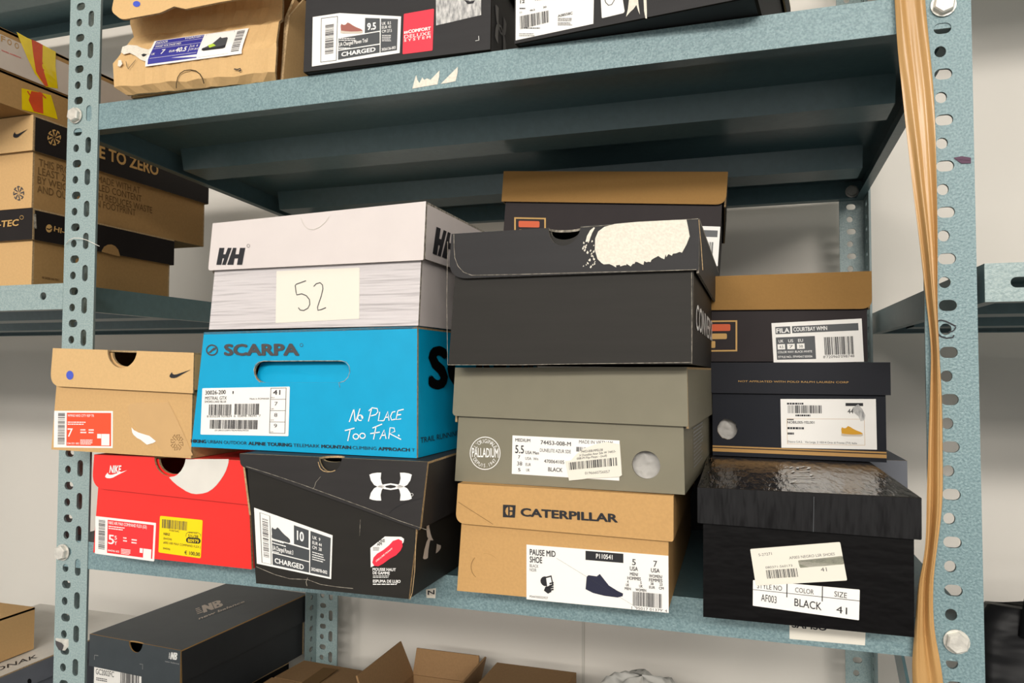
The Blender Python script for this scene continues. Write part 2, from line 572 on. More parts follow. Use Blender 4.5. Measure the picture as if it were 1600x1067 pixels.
class ShoeBox:
    def __init__(self, label, p, yaw, roll, W, H, LH, L, k=None, pitch=0.0, group=None, kind='shoe_box', cat='shoe box', o=0.004):
        self.W, self.H, self.LH, self.L, self.o = W, H, LH, L, o
        self.k = k or [(0, 0)] * 4
        self.Mx = Matrix.Translation((p[0], p[1], p[2] + ZO)) @ Matrix.Rotation(math.radians(yaw), 4, 'Z') @ Matrix.Rotation(math.radians(-roll), 4, 'Y') @ Matrix.Rotation(math.radians(pitch), 4, 'X')
        self.root = thing(kind, label, cat, self.Mx, group)

    def M(self, u, d, w):
        s, t = u / self.W, w / self.H
        f = max(0.0, 1 - max(d, 0) / (self.L * .8))
        s2, t2 = min(max(s, 0), 1), min(max(t, 0), 1)
        (bl, br, tl, tr) = self.k
        du = (bl[0] * (1 - s2) + br[0] * s2) * (1 - t2) + (tl[0] * (1 - s2) + tr[0] * s2) * t2
        dw = (bl[1] * (1 - s2) + br[1] * s2) * (1 - t2) + (tl[1] * (1 - s2) + tr[1] * s2) * t2
        return Vector((u + du * f, d, w + dw * f))

    # faces
    def front(self, d0=0.0):
        return Face(self.Mx, lambda a, b, off: self.M(a, -d0 - off, b), 0, 2)

    def right(self, extra=0.0):
        return Face(self.Mx, lambda a, b, off: self.M(self.W + extra + off, a, b), 1, 2)

    def top(self):
        return Face(self.Mx, lambda a, b, off: self.M(a, b, self.H + off), 0, 1)

    def body(self, m, edge='board_core', mside=None, notch=None, holes=(), top=None, t=0.0025, hb=0.0025):
        W, H, L = self.W, self.H, self.L
        mside = mside or m
        b = MB()
        hb = top if top is not None else H - hb
        outer = [(0, 0), (W, 0), (W, hb)]
        if notch:
            c, ra, rb = notch
            outer += list(reversed(semi(c, ra, hb, rb)))
        outer += [(0, hb)]
        b.prism(outer, holes, lambda a, w, d: self.M(a, d, w), 0, t, m, edge)
        b.prism([(0, 0), (W, 0), (W, hb), (0, hb)], [], lambda a, w, d: self.M(a, d, w), L - t, L, mside, edge)
        side = [(t, 0), (L - t, 0), (L - t, hb), (t, hb)]
        b.prism(side, [], lambda d, w, u: self.M(u, d, w), 0, t, mside, edge)
        b.prism(side, [], lambda d, w, u: self.M(u, d, w), W - t, W, mside, edge)
        b.prism([(t, t), (W - t, t), (W - t, L - t), (t, L - t)], [], lambda u, d, w: self.M(u, d, w), 0.0003, t, mside, edge)
        self.b_ = b.build('body', self.root)
        return self.b_

    def lid(self, m, edge='board_core', mtop=None, mside=None, hl=None, hr=None, rl=0.0, rr=0.0, notch=None, gap=0.0, sidegap=0.0, side_h=None, tl=0.0018, nd=0.012):
        """front flap of height hl..hr with rounded lower corners, top panel, side and back flaps"""
        W, H, L, o = self.W, self.H, self.L, self.o
        mtop, mside = mtop or m, mside or m
        hl = self.LH if hl is None else hl
        hr = self.LH if hr is None else hr
        sh = self.LH if side_h is None else side_h
        b = MB()
        pts = [(-o, H), (-o, H - hl), (W + o, H - hr), (W + o, H)]
        outer = rounded(pts, [0, rl, rr, 0], 7)
        if notch:
            c, ra, rb = notch
            outer += list(reversed(semi(c, ra, H, rb)))
        b.prism(outer, [], lambda a, w, d: self.M(a, d, w), -o, -o + tl, m, edge)
        tp = [(-o, -o + tl)]
        if notch:
            tp += [(c - ra * math.cos(math.pi * i / 14), -o + tl + nd * math.sin(math.pi * i / 14)) for i in range(15)]
        tp += [(W + o, -o + tl), (W + o, L + o), (-o, L + o)]
        b.prism(tp, [], lambda u, d, w: self.M(u, d, w), H - tl, H, mtop, edge)
        for u0, u1 in ((-o, -o + tl), (W + o - tl, W + o)):
            b.prism(rounded([(-o + tl + sidegap, H - tl), (-o + tl + sidegap + (rl if u0 < 0 else rr) * 1.1, H - sh), (L + o, H - sh), (L + o, H - tl)], [0, 0.001, 0.001, 0]), [], lambda d, w, u: self.M(u, d, w), u0, u1, mside, edge)
        b.prism([(-o + tl, H - tl), (-o + tl, H - sh), (W + o - tl, H - sh), (W + o - tl, H - tl)], [], lambda a, w, d: self.M(a, d, w), L + o - tl, L + o, mside, edge)
        self.l_ = b.build('lid', self.root)
        return self.l_

    def pf(self, ox=0, oy=0, s=1.0):
        return Print(self.front(0.0), ox, oy, s)

    def pl(self, ox=0, oy=0, s=1.0):
        return Print(self.front(self.o), ox, oy, s)

    def pr(self, ox=0, oy=0, s=1.0, lid=False):
        return Print(self.right(self.o if lid else 0.0), ox, oy, s)

    def notch_px(self, C, xl, xr, yt, yb):
        """finger notch measured on the lid front: centre, half width, depth"""
        p = self.pl(*C)
        a, b = p.px(xl, yt), p.px(xr, yt)
        c = p.px((xl + xr) / 2, yb)
        return ((a[0] + b[0]) / 2, (b[0] - a[0]) / 2, self.H - c[1])

    def circle_px(self, C, cx, cy, rx):
        p = self.pf(*C)
        a, b = p.px(cx, cy), p.px(cx + rx, cy)
        return a[0], a[1], b[0] - a[0]


def tissue(box, c, w, r, name='tissue_paper'):
    """crumpled paper showing behind a hole of the box front"""
    b = MB()
    rnd = random.Random(3)
    n = 10
    vs = [[box.M(c + (i / n - .5) * 2.6 * r, .006 + .004 * rnd.random(), w + (j / n - .5) * 2.6 * r) for i in range(n + 1)] for j in range(n + 1)]
    flat = [p for row in vs for p in row]
    b.add(flat, [(j * (n + 1) + i, j * (n + 1) + i + 1, (j + 1) * (n + 1) + i + 1, (j + 1) * (n + 1) + i) for j in range(n) for i in range(n)], 'tissue')
    b.add([box.M(c - 1.3 * r, .016, w - 1.3 * r), box.M(c + 1.3 * r, .016, w - 1.3 * r), box.M(c + 1.3 * r, .016, w + 1.3 * r), box.M(c - 1.3 * r, .016, w + 1.3 * r)], [(0, 1, 2, 3)], 'tissue')
    return b.build(name, box.b_, 'grey tissue paper showing through the round hole', smooth=True)


# ------------------------------------------------------------------ the room
def structure(name, b):
    o = b.build(name)
    o['kind'] = 'structure'
    return o


WY = 0.575
b = MB(); b.box(-4, WY, 0, 5, WY + .1, 2.9, 'wall_paint'); structure('wall_back', b)
b = MB(); b.box(-4, -6, -.1, 5, WY + .1, 0, 'floor_paint'); structure('floor', b)
b = MB(); b.box(-4, -6, 2.9, 5, WY + .1, 3.0, 'ceiling_paint'); structure('ceiling', b)
b = MB(); b.box(.440, WY - .002, 0, .4445, WY, 2.9, 'trim_paint'); structure('trim_1', b)

# ------------------------------------------------------------------ shelving racks
P = 0.035
XL, XR = -0.0142, 0.8602          # outer edges of the front posts
FW = 0.043                        # flange width
SHELF_X0, SHELF_X1 = -0.011, 0.8565
TILT = 0.039


def slot(cx, cz, w, h, n=5):
    r = min(w, h) / 2
    if w > h:
        return circle(cx + w / 2 - r, cz, r, r, n * 2, -math.pi / 2, math.pi / 2) + circle(cx - w / 2 + r, cz, r, r, n * 2, math.pi / 2, 1.5 * math.pi)
    return circle(cx, cz + h / 2 - r, r, r, n * 2, 0, math.pi) + circle(cx, cz - h / 2 + r, r, r, n * 2, math.pi, 2 * math.pi)


def post(rack, x_out, y, sgn, ysgn, label, m='galvanised_paint', z0=-1.90, z1=0.62, wide=True, phase=0.0):
    """slotted unequal angle post; sgn = +1 when the front flange runs to +x from the outer edge; wide = the broad flange faces the front"""
    b = MB()
    n0 = math.floor(z0 / P)
    n1 = math.ceil(z1 / P)
    t = 0.0026
    fw, sw = (FW, .034) if wide else (.0347, FW)
    for i in range(n0, n1):
        za = (i + phase) * P
        zl, zh = za - P * .18 + ZO, za + P * .82 + ZO
        cx = x_out + sgn * (.0142 if wide else .0201)
        holes = [slot(cx + .0008, za + ZO, .0120, .0083), circle(cx - .0010, za + P * .494 + ZO, .0040, .0043, 14)]
        if wide:
            holes.append(slot(x_out + sgn * .0300, za + P * .55 + ZO, .0076, .0178))
        xs = sorted((x_out, x_out + sgn * fw))
        b.prism([(xs[0], zl), (xs[1], zl), (xs[1], zh), (xs[0], zh)], holes, lambda a, w, d: (a, d, w), y, y + ysgn * t, m, 'hole_rim')
        ys = sorted((y + ysgn * t, y + ysgn * sw))
        sh = [slot((ys[0] + ys[1]) / 2, za + ZO, .0120, .0083), circle((ys[0] + ys[1]) / 2, za + P * .494 + ZO, .0040, .0043, 14)]
        b.prism([(ys[0], zl), (ys[1], zl), (ys[1], zh), (ys[0], zh)], sh, lambda a, w, d: (d, a, w), x_out, x_out + sgn * t, m, 'hole_rim')
    return b.build('upright_post', rack, label)


def bolt(parent, x, y, z, r=.0078, label=None):
    b = MB()
    z += ZO
    hexa = circle(x, z, r, r, 6, .35, .35 + 2 * math.pi)
    hex2 = circle(x, z, r * .86, r * .86, 6, .35, .35 + 2 * math.pi)
    vs = [(p[0], y, p[1]) for p in hexa] + [(p[0], y - .0045, p[1]) for p in hexa] + [(p[0], y - .0056, p[1]) for p in hex2]
    fs = [tuple(range(12, 18))] + [(i, (i + 1) % 6, 6 + (i + 1) % 6, 6 + i) for i in range(6)] + [(6 + i, 6 + (i + 1) % 6, 12 + (i + 1) % 6, 12 + i) for i in range(6)] + [tuple(range(5, -1, -1))]
    b.add(vs, fs, 'zinc')
    b.prism(circle(x, z, r * 1.12, r * 1.12, 20), [], lambda a, w, d: (a, d, w), y - .0008, y + .0002, 'zinc')
    return b.build('bolt', parent, label)


def shelf(rack, x0, x1, y0, y1, z, tilt=0.0, lip=0.0285, m='hammered_paint', mi='shaded_shelf_paint', label=None, holes=()):
    """folded steel shelf: deck, front and back lips, side flanges with returns, two stiffening channels"""
    b = MB()
    t = .0012
    S = lambda x, y, w: (x, y, w + z + ZO - tilt * (y - y0))
    b.box(x0, y0, -t, x1, y1, 0, mi, S)
    b.prism([(x0, -lip), (x1, -lip), (x1, 0), (x0, 0)], holes, lambda a, w, d: S(a, d, w), y0 - .0006, y0 + t, m, m)
    b.box(x0 + t, y0 + t, -lip, x1 - t, y0 + .013, -lip + t, mi, S)
    b.box(x0 + t, y0 + .013 - t, -lip + t, x1 - t, y0 + .013, -lip + .008, mi, S)
    b.box(x0, y1 - t, -lip, x1, y1, -t, mi, S)
    b.box(x0 + t, y1 - .013, -lip, x1 - t, y1 - t, -lip + t, mi, S)
    for xa, xb in ((x0, x0 + t), (x1 - t, x1)):
        b.box(xa, y0 + t, -lip, xb, y1 - t, -t, mi, S)
    b.box(x0 + t, y0 + .013, -lip, x0 + .010, y1 - .013, -lip + t, mi, S)
    b.box(x1 - .010, y0 + .013, -lip, x1 - t, y1 - .013, -lip + t, mi, S)
    D = y1 - y0
    for yc in (y0 + D * .29, y0 + D * .695):
        c = .024
        xa, xb = x0 + .022, x1 - .022
        prof = [(yc - .006, -t), (yc, -lip + .001), (yc + .045, -lip + .001), (yc + .051, -t), (yc + .051 - t, -t), (yc + .045 - t, -lip + .001 + t), (yc + t, -lip + .001 + t), (yc - .006 + t, -t)]
        b.prism(prof, [], lambda y, w, x: S(x, y, w), xa, xb, mi)
    return b.build('shelf_board', rack, label)


def brace(rack, x, a, c, w, label=None):
    b = MB()
    A, Cc = Vector((x, a[0], a[1] + ZO)), Vector((x, c[0], c[1] + ZO))
    d = (Cc - A).normalized()
    n = Vector((0, -d.z, d.y)) * w / 2
    e = Vector((.0015, 0, 0))
    p = [A - n, A + n, Cc + n, Cc - n]
    b.add([q - e for q in p] + [q + e for q in p], [(0, 1, 2, 3), (4, 5, 6, 7), (0, 1, 5, 4), (1, 2, 6, 5), (2, 3, 7, 6), (3, 0, 4, 7)], 'shaded_shelf_paint')
    return b.build('brace', rack, label)


I4 = Matrix.Identity(4)
BY = 0.513
rack = thing('shelving_rack', 'blue-green slotted steel shelving rack holding the stacked shoe boxes', 'shelving rack', I4)
pfl = post(rack, XL, 0.0, 1, 1, 'front post with the white thread and two bolts, beside the brown box')
pfr = post(rack, XR, 0.0, -1, 1, 'front post with brown tape stuck along it', m='hammered_paint', wide=False)
pbl = post(rack, XL, BY, 1, -1, 'back post behind the grey box')
pbr = post(rack, XR, BY, -1, -1, 'back post by the white wall', wide=False, phase=.2)
bolt(pfl, -0.0015, -.001, -.1219)
bolt(pfl, -0.0040, -.001, -.596)
bolt(pfr, .8415, -.001, -.1228)
bolt(pfr, .8420, -.001, -.5965)
bolt(pbr, .842, BY - .006, -.147)
ZU, ZM, ZB = -.1113, -.583, -.945
sU = shelf(rack, SHELF_X0, SHELF_X1, .0015, BY - .003, ZU, TILT, label='upper shelf')
sM = shelf(rack, SHELF_X0, SHELF_X1, .0015, BY - .003, ZM, label='middle shelf')
sB = shelf(rack, SHELF_X0, SHELF_X1, .0015, BY - .003, ZB, label='bottom shelf')
brace(rack, .8535, (.478, -.573), (.115, -.826), .034)

rackl = thing('shelving_rack', 'steel rack carrying the kraft boxes beyond the post with the white thread', 'shelving rack', I4)
LX0, LX1 = -.92, -.0155
NZ = -.3055
hole = slot(-.0437, -.0135, .009, .0085)
shelf(rackl, LX0, LX1, .0015, BY - .003, NZ, m='galvanised_paint', holes=[hole], label='shelf under the two black-lidded kraft boxes')
shelf(rackl, LX0, LX1, .0015, BY - .003, .30, label='dark shelf above the taped cartons')
shelf(rackl, LX0, LX1, .0015, BY - .003, ZB, label='bottom shelf')
post(rackl, LX0 - .004, 0.0, 1, 1, None)
post(rackl, LX0 - .004, BY, 1, -1, None)

rackr = thing('shelving_rack', 'empty-shelved steel rack beyond the post with the brown tape', 'shelving rack', I4)
RX0, RX1 = .8655, 1.77
NR = -.3195
hole = slot(.8880, -.0145, .0122, .0078)
shelf(rackr, RX0, RX1, .0015, BY - .003, NR, m='galvanised_paint', holes=[hole], label='bare shelf level with the middle of the stacks')
shelf(rackr, RX0, RX1, .0015, BY - .003, .19)
shelf(rackr, RX0, RX1, .0015, BY - .003, ZB, label='bottom shelf under the black bag')
post(rackr, RX1 + .004, 0.0, -1, 1, None)
post(rackr, RX1 + .004, BY, -1, -1, None)

LIP = Face(I4, lambda a, w, off: Vector((a, .0009 - off, w)), 0, 2)
PST = Face(I4, lambda a, w, off: Vector((a, -off, w)), 0, 2)

p = Print(LIP, 460, 0, 4)
for q in ([(738, 555), (752, 500), (762, 470), (770, 500), (782, 520), (800, 485), (812, 500), (830, 490), (850, 500), (880, 470), (908, 440), (905, 480), (895, 528), (820, 540)],
          [(915, 525), (960, 480), (1000, 440), (1022, 418), (1020, 460), (1008, 508), (960, 518)]):
    p.poly(q, 'torn_paper')
p.done('paper_residue', sU, 'white torn paper stuck to the shelf edge')
p = Print(LIP, 370, 690, 3.951)
p.paper([(1168, 912), (1230, 903), (1226, 966), (1172, 963)], 'torn_paper')
p.t('N', 1180, 945, 1222, 940, 26, 'ink', .02)
p.done('paper_scrap', sM, 'torn scrap of a printed label')
p = Print(LIP, 1070, 700, 3.333).quad((545, 900), (942, 933), (938, 1027), (545, 993))
p.card('paper_cream')
p.t('SAMSO', 3, 33, 50, 36, 34, 'ink', .03)
p.done('shelf_label', sM, 'cream paper label half hidden under the black box')
p = Print(PST, 1350, 400, 3.336)
p.stroke([(382, 340), (400, 334), (425, 340), (450, 352), (478, 366)], 7, 'marker_black')
p.stroke([(478, 370), (470, 385), (460, 392), (440, 396)], 6, 'marker_black')
p.stroke([(385, 405), (402, 420), (430, 428), (462, 424), (468, 412)], 7, 'marker_black')
p.done('pen_marks', pfr, 'black pen rings around a hole')
p = Print(PST, 1320, 0, 3.557)
for i in range(6):
    p.stroke([(606 + i * 5, 880 + i * 3), (650, 872 + i * 7), (700, 880 + i * 5)], 7, 'marker_purple', 2 + i % 3)
p.done('pen_scribble', pfr, 'purple pen scribble')
p = Print(PST, 0, 900, 6.385)
p.paper([(556, 618), (684, 630), (686, 700), (650, 742), (600, 738), (565, 690)], 'zinc')
p.poly([(556, 640), (620, 665), (640, 690), (625, 742), (590, 735), (560, 680)], 'ink_soft', 3)
p.done('torn_sticker', pfl, 'torn silver sticker')

# packing tape hanging along the right front post
rows = [(-330, 1381, 1434), (-180, 1386, 1440), (-40, 1392, 1444), (0, 1396, 1443), (40, 1398, 1447), (84, 1401, 1451), (140, 1407, 1456), (197, 1413, 1458), (250, 1419, 1459), (298, 1424, 1460), (350, 1431, 1461), (400, 1437, 1462), (445, 1442, 1462), (490, 1447, 1463),
        (544, 1453, 1466), (590, 1451, 1469), (625, 1450, 1471), (680, 1447, 1471), (720, 1446, 1471), (765, 1444, 1471), (805, 1443, 1468), (845, 1442, 1462), (882, 1437, 1457), (905, 1431, 1455), (945, 1429, 1454), (985, 1426, 1457),
        (1016, 1424, 1464), (1040, 1423, 1468), (1066, 1425, 1472), (1110, 1424, 1474), (1160, 1423, 1476)]
b = MB()
NC = 18
rnd = random.Random(5)
grid = []
for i, (y, xa, xb) in enumerate(rows):
    A, B = PST.ab(xa, y), PST.ab(xb, y)
    wn = (B[0] - A[0]) / .028
    row = []
    for j in range(NC + 1):
        s = j / NC
        amp = .0005 + .0030 * max(0, 1 - wn)
        z = A[1] + (B[1] - A[1]) * s
        ph = 11 * z
        d = amp * (1 + math.sin(s * 9 + ph * 1.3) + .6 * math.sin(s * 19 + 2.1 * ph + 1)) + .003 + .0006 * rnd.random()
        row.append(Vector((A[0] + (B[0] - A[0]) * s, -d, z)))
    grid.append(row)
flat = [p for r in grid for p in r]
nn = len(flat)
fs = [(i * (NC + 1) + j, i * (NC + 1) + j + 1, (i + 1) * (NC + 1) + j + 1, (i + 1) * (NC + 1) + j) for i in range(len(rows) - 1) for j in range(NC)]
b.add(flat, fs, 'tan_tape')
tp = b.build('packing_tape', smooth=True)
sm = tp.modifiers.new('thickness', 'SOLIDIFY'); sm.thickness = .0004; sm.offset = 0
sb_ = tp.modifiers.new('smooth', 'SUBSURF'); sb_.levels = 1; sb_.render_levels = 2
tag(tp, 'crumpled glossy brown packing tape hanging along the front post', 'tape')

# loose white thread through the left post
pts = [(105, 382), (112, 376), (121, 373), (132, 373.5), (141, 376), (150, 381), (157, 385)]
b = MB()
vs = []
for i, (x, y) in enumerate(pts):
    q = PST.ab(x, y)
    vs.append((q[0], -.0012 - .004 * math.sin(i / (len(pts) - 1) * math.pi), q[1]))
b.tube(vs, .0004, 'thread', 6)
tag(b.build('thread', smooth=True), 'loose white thread caught on the perforated post', 'thread')


# ------------------------------------------------------------------ boxes on the middle shelf
GM = 'shoe boxes stacked on the middle shelf'

# red box
x = ShoeBox('red shoe box with white disc and yellow price sticker, directly on the middle shelf', (.0774, -.0357, -.5822), -2.2, 0, .1850, .0989, .0354, .27,
            [(-.0034, 0.0), (.0035, .001), (.0034, -.0011), (-.0028, .0009)], group=GM)
C = (120, 690, 5.08)
nt_ = x.notch_px(C, 615, 866, 138, 275)
x.body('red_card', notch=(nt_[0] + .001, nt_[1] * .97, nt_[2] - .004))
x.lid('red_card', hl=.0335, hr=.0400, rl=.016, notch=nt_)
p = x.pl(*C)
p.poly([(735, 283), (760, 312), (800, 347), (870, 393), (910, 410), (950, 416), (1000, 411), (1040, 400), (1078, 376), (1110, 346), (1142, 305), (1165, 270), (1185, 232), (1200, 190), (1206, 165), (1208, 138), (866, 138), (862, 160), (850, 195), (830, 230), (800, 262), (775, 275)], 'grey_white')
p.done('white_disc', x.l_, 'white disc printed on the red lid')
p = x.pl(*C)
p.swoosh(228, 226, 404, 290, 'white_ink')
p.t('NIKE', 262, 246, 352, 246, 56, 'white_ink', .035, 3, .18)
p.done('logo', x.l_, 'white logo')
p = x.pf(*C).quad((150, 590), (630, 645), (615, 950), (146, 887))
p.card('paper', .001)
p.r(21, 6, 97, 94, 'label_red', 1)
p.bars(6, 8, 17, 88, 'ink', 34, 3, False, 2)
p.t('NIKE AIR MAX COMMAND FLEX (GS)', 23, 17, 86, 17, 8, 'white_ink', .005, 2)
p.greek(23, 20, 50, 31, 'white_ink', 2, 2, .45, 2)
p.t('5', 23, 69, 33, 69, 24, 'white_ink', .01, 2)
p.t('5', 33.5, 56, 37.5, 56, 10, 'white_ink', .01, 2)
p.t('Y', 33.5, 70, 38, 70, 10, 'white_ink', .01, 2)
p.greek(48, 45, 55, 60, 'white_ink', 2, 4, .45, 2)
p.greek(62, 47, 72, 62, 'white_ink', 2, 5, .45, 2)
p.t('844346 602', 23, 89, 42, 89, 5, 'white_ink', .005, 2)
p.greek(45, 77, 62, 92, 'white_ink', 4, 6, .5, 2)
p.r(76, 70, 81, 82, 'paper', 2)
p.r(82, 70, 95, 95, 'paper', 2)
p.done('size_label', x.b_, 'red and white size label')
p = x.pf(*C).quad((662, 588), (1000, 622), (985, 925), (650, 878))
p.card('label_yellow', .0015)
p.bars(6, 8, 66, 32, 'ink_soft', 36, 8, True, 2)
p.t('9100764C', 24, 39, 48, 39, 5, 'ink', .0, 2)
p.t('NIKE', 11, 51, 26, 51, 7, 'ink', .01, 2)
p.t('844346', 11, 63, 31, 63, 6, 'ink', 0, 2)
p.t('#002 AIR MAX COMMAND FLEX (', 11, 74, 99, 74, 6, 'ink', 0, 2)
p.t('844346', 11, 90, 28, 90, 6, 'ink', 0, 2)
p.t('SPORT FLEX', 70, 38, 90, 38, 4, 'ink', 0, 2)
p.t('5½/38', 69, 49, 92, 49, 8, 'ink', .01, 2)
p.free()
p.stroke([(868, 752), (872, 730), (885, 718), (965, 720), (985, 735), (988, 752)], 2.5, 'ink')
p.poly(circle(890, 780, 20, 22, 14, math.pi / 2, 1.5 * math.pi) + circle(965, 787, 20, 22, 14, -math.pi / 2, math.pi / 2), 'ink', 2)
p.t('80979', 885, 795, 972, 803, 26, 'label_yellow', .02, 3)
p.t('€ 100,00', 858, 892, 980, 908, 28, 'ink', .012, 2)
p.done('price_sticker', x.b_, 'yellow price sticker')

# brown box above it
x = ShoeBox('plain brown shoe box with orange size label and blue dot, stacked on the red one', (.0352, -.0499, -.4800), 0.3, -1.2, .1650, .1005, .0355, .33,
            [(-.0025, 0), (.0016, .001), (.0025, .0009), (-.0002, -.0008)], group=GM)
C = (60, 520, 4.444)
nt_ = x.notch_px(C, 480, 684, 128, 244)
x.body('kraft', notch=(nt_[0] + .0015, nt_[1] * .97, nt_[2] - .004))
x.lid('kraft_pale', hl=.0375, hr=.0385, rl=.014, notch=nt_)
p = x.pl(*C)
p.poly(circle(220, 294, 25, 31, 20), 'dot_blue')
p.done('colour_dot', x.l_, 'round blue sticker')
p = x.pl(*C)
p.swoosh(912, 256, 1058, 314, 'ink')
p.done('logo', x.l_, 'black logo')
p = x.pf(*C).quad((112, 541), (518, 543), (517, 800), (108, 795))
p.card('paper')
p.r(22, 5, 97.5, 95, 'label_orange', 1)
p.bars(7, 6, 19, 92, 'ink_soft', 34, 5, False, 2)
p.t('WMNS NIKE CITY REP TR', 24, 16, 69, 16, 6.5, 'white_ink', .005, 2)
p.greek(24, 28, 55, 39, 'white_ink', 2, 2, .45, 2)
p.t('7', 24, 70, 33, 70, 22, 'white_ink', .01, 2)
p.greek(46, 48, 57, 62, 'white_ink', 2, 4, .5, 2)
p.greek(60, 48, 70, 62, 'white_ink', 2, 5, .5, 2)
p.t('DA1351 003', 24, 91, 44, 91, 5, 'white_ink', .005, 2)
p.greek(46, 77, 68, 92, 'white_ink', 4, 6, .5, 2)
p.r(74.5, 62, 81, 74, 'paper', 2)
p.r(81.5, 62, 95, 93, 'paper', 2)
p.done('size_label', x.b_, 'orange and white size label')
p = x.pf(*C)
p.poly([(650, 655), (668, 675), (700, 692), (735, 703), (775, 715), (800, 735), (820, 752), (800, 765), (757, 776), (730, 755), (715, 742), (690, 730), (665, 708), (655, 690)], 'paper', 4)
p.done('torn_paper', x.b_, 'scrap of torn white paper')
p = x.pf(*C)
p.poly([(620, 515), (640, 490), (700, 484), (800, 486), (905, 482), (960, 590), (1010, 700), (1075, 850), (1000, 860), (880, 855), (830, 780), (700, 690), (640, 600)], 'clear_tape', 1)
p.done('clear_tape', x.b_, 'strip of clear tape')
p = x.pf(*C)
for k in range(8):
    a = k * math.pi / 4 + .2
    p.stroke([(965 + 14 * math.cos(a), 760 + 16 * math.sin(a)), (965 + 40 * math.cos(a - .25), 760 + 52 * math.sin(a - .25)), (965 + 46 * math.cos(a + .2), 760 + 58 * math.sin(a + .2)), (965 + 28 * math.cos(a + .25), 760 + 34 * math.sin(a + .25))], 3.5, 'ink_brown')
p.done('pinwheel_mark', x.b_)

# black box with the slanting lid
x = ShoeBox('battered black shoe box with slanting lid and white logo, under the blue box', (.2913, -.0789, -.5822), 1.2, 0, .1557, .1104, .0538, .28,
            [(.0058, .0008), (-.0087, .0), (-.0059, .0003), (.0045, -.0002)], group=GM)
C = (370, 690, 3.951)
nt_ = x.notch_px(C, 508, 648, 108, 186)
x.body('black_body', notch=(nt_[0], nt_[1] * .8, nt_[2] - .010), edge='board_core')
x.lid('black_card', hl=.0105, hr=.0545, rl=.004, rr=.001, notch=nt_, sidegap=.0008)
p = x.pl(*C)
p.armour(951, 277, 262, 172, 'white_ink')
p.ring(1081, 327, 9, 9, 2, 'white_ink')
p.done('logo', x.l_, 'white logo')
p = x.pl(*C)
p.stroke([(505, 125), (510, 145), (518, 165), (535, 180), (560, 186), (590, 184), (610, 176)], 5, 'board_core')
p.stroke([(60, 152), (200, 195), (400, 262), (600, 335), (800, 408), (1000, 485), (1180, 545)], 2.2, 'worn_edge')
p.stroke([(470, 292), (482, 278), (490, 250), (520, 215)], 2, 'worn_edge')
p.stroke([(940, 440), (980, 405), (1040, 375), (1150, 345)], 2, 'ink')
p.done('worn_edges', x.l_, 'pale scuffs along the lid edge')
p = x.pf(*C).quad((108, 407), (592, 578), (583, 848), (125, 752))
p.card('paper')
p.frame(7, 5, 20.5, 96, .7, 'ink', 2, .5)
p.bars(10, 14, 17.5, 86, 'ink_soft', 30, 4, False, 2)
p.shoe(22, 22, 46, 46, 'shoe_grey', 'label_dark', lvl=2)
p.r(51, 7, 70, 45, 'label_dark', 2)
p.t('10', 55, 34, 64, 34, 18, 'white_ink', .03, 3)
p.r(22, 48, 71, 72, 'label_dark', 2)
p.greek(22.5, 46, 42, 57, 'white_ink', 2, 4, .4, 3)
p.t('UA Charged Pursuit 3', 22.5, 67, 50, 67, 8, 'white_ink', .02, 3)
p.greek(22.5, 68.5, 34, 72, 'white_ink', 1, 4, .5, 3)
p.r(22, 74, 71, 96, 'label_dark', 2)
p.t('CHARGED', 25, 91, 64, 92, 9, 'white_ink', .03, 3)
p.r(72.2, 7, 98, 96, 'label_dark', 2)
p.t('UK  9', 75, 22, 85, 22, 6.5, 'white_ink', .01, 3)
p.t('EUR 44', 75, 33, 87, 33, 6.5, 'white_ink', .01, 3)
p.t('CM  28', 75, 43, 87, 43, 6.5, 'white_ink', .01, 3)
p.greek(75, 48, 92, 68, 'white_ink', 4, 9, .4, 3)
p.t('3024878-002', 74, 90, 95, 90, 6.5, 'white_ink', .02, 3)
p.done('size_label', x.b_, 'white and grey size label with a shoe picture')
p = x.pf(*C)
p.paper([(826, 655), (915, 585), (1015, 587), (1033, 600), (1030, 620), (985, 680), (930, 725), (828, 775)], 'paper')
p.t('UXE', 876, 624, 916, 618, 18, 'ink', .03, 2)
p.t('AM', 866, 642, 897, 638, 16, 'ink', .03, 2)
p.greek(842, 648, 892, 672, 'ink', 3, 3, .45, 2)
sole = [(838, 745), (845, 715), (868, 690), (905, 668), (940, 640), (965, 612), (1000, 600), (1022, 612), (1025, 645), (1012, 672), (985, 700), (945, 722), (905, 752), (875, 768), (850, 765)]
p.poly(sole, 'sticker_red', 2)
p.t('DELUXE FOAM', 862, 742, 960, 664, 11, 'white_ink', .02, 3)
p.done('foam_sticker', x.b_, 'white sticker with a red sole')
p = x.pf(*C)
p.t('MOUSSE HAUT', 840, 795, 983, 798, 17, 'white_ink', .03, 2)
p.t('DE GAMME', 841, 817, 946, 820, 17, 'white_ink', .03, 2)
p.greek(842, 823, 955, 842, 'white_ink', 2, 5, .4, 2)
p.t('ESPUMA DE LUJO', 842, 868, 1012, 870, 17, 'white_ink', .03, 2)
p.greek(842, 873, 1010, 885, 'white_ink', 1, 5, .5, 2)
p.done('print', x.b_)
p = x.pf(*C)
p.stroke([(122, 770), (180, 795), (240, 820), (330, 845), (440, 850), (520, 880), (620, 895), (720, 905)], 2.5, 'worn_edge')
p.stroke([(440, 838), (430, 865), (436, 890)], 3, 'worn_edge')
p.done('worn_fold', x.b_, 'pale scuffed fold low on the front')
p = x.pf(*C)
p.stroke([(1110, 535), (1106, 660), (1100, 800), (1085, 930), (1070, 975)], 4, 'board_core')
p.done('worn_corner', x.b_, 'bare brown cardboard along the corner')
p = x.pf(*C)
p.stroke([(760, 580), (765, 480)], 2, 'worn_edge')
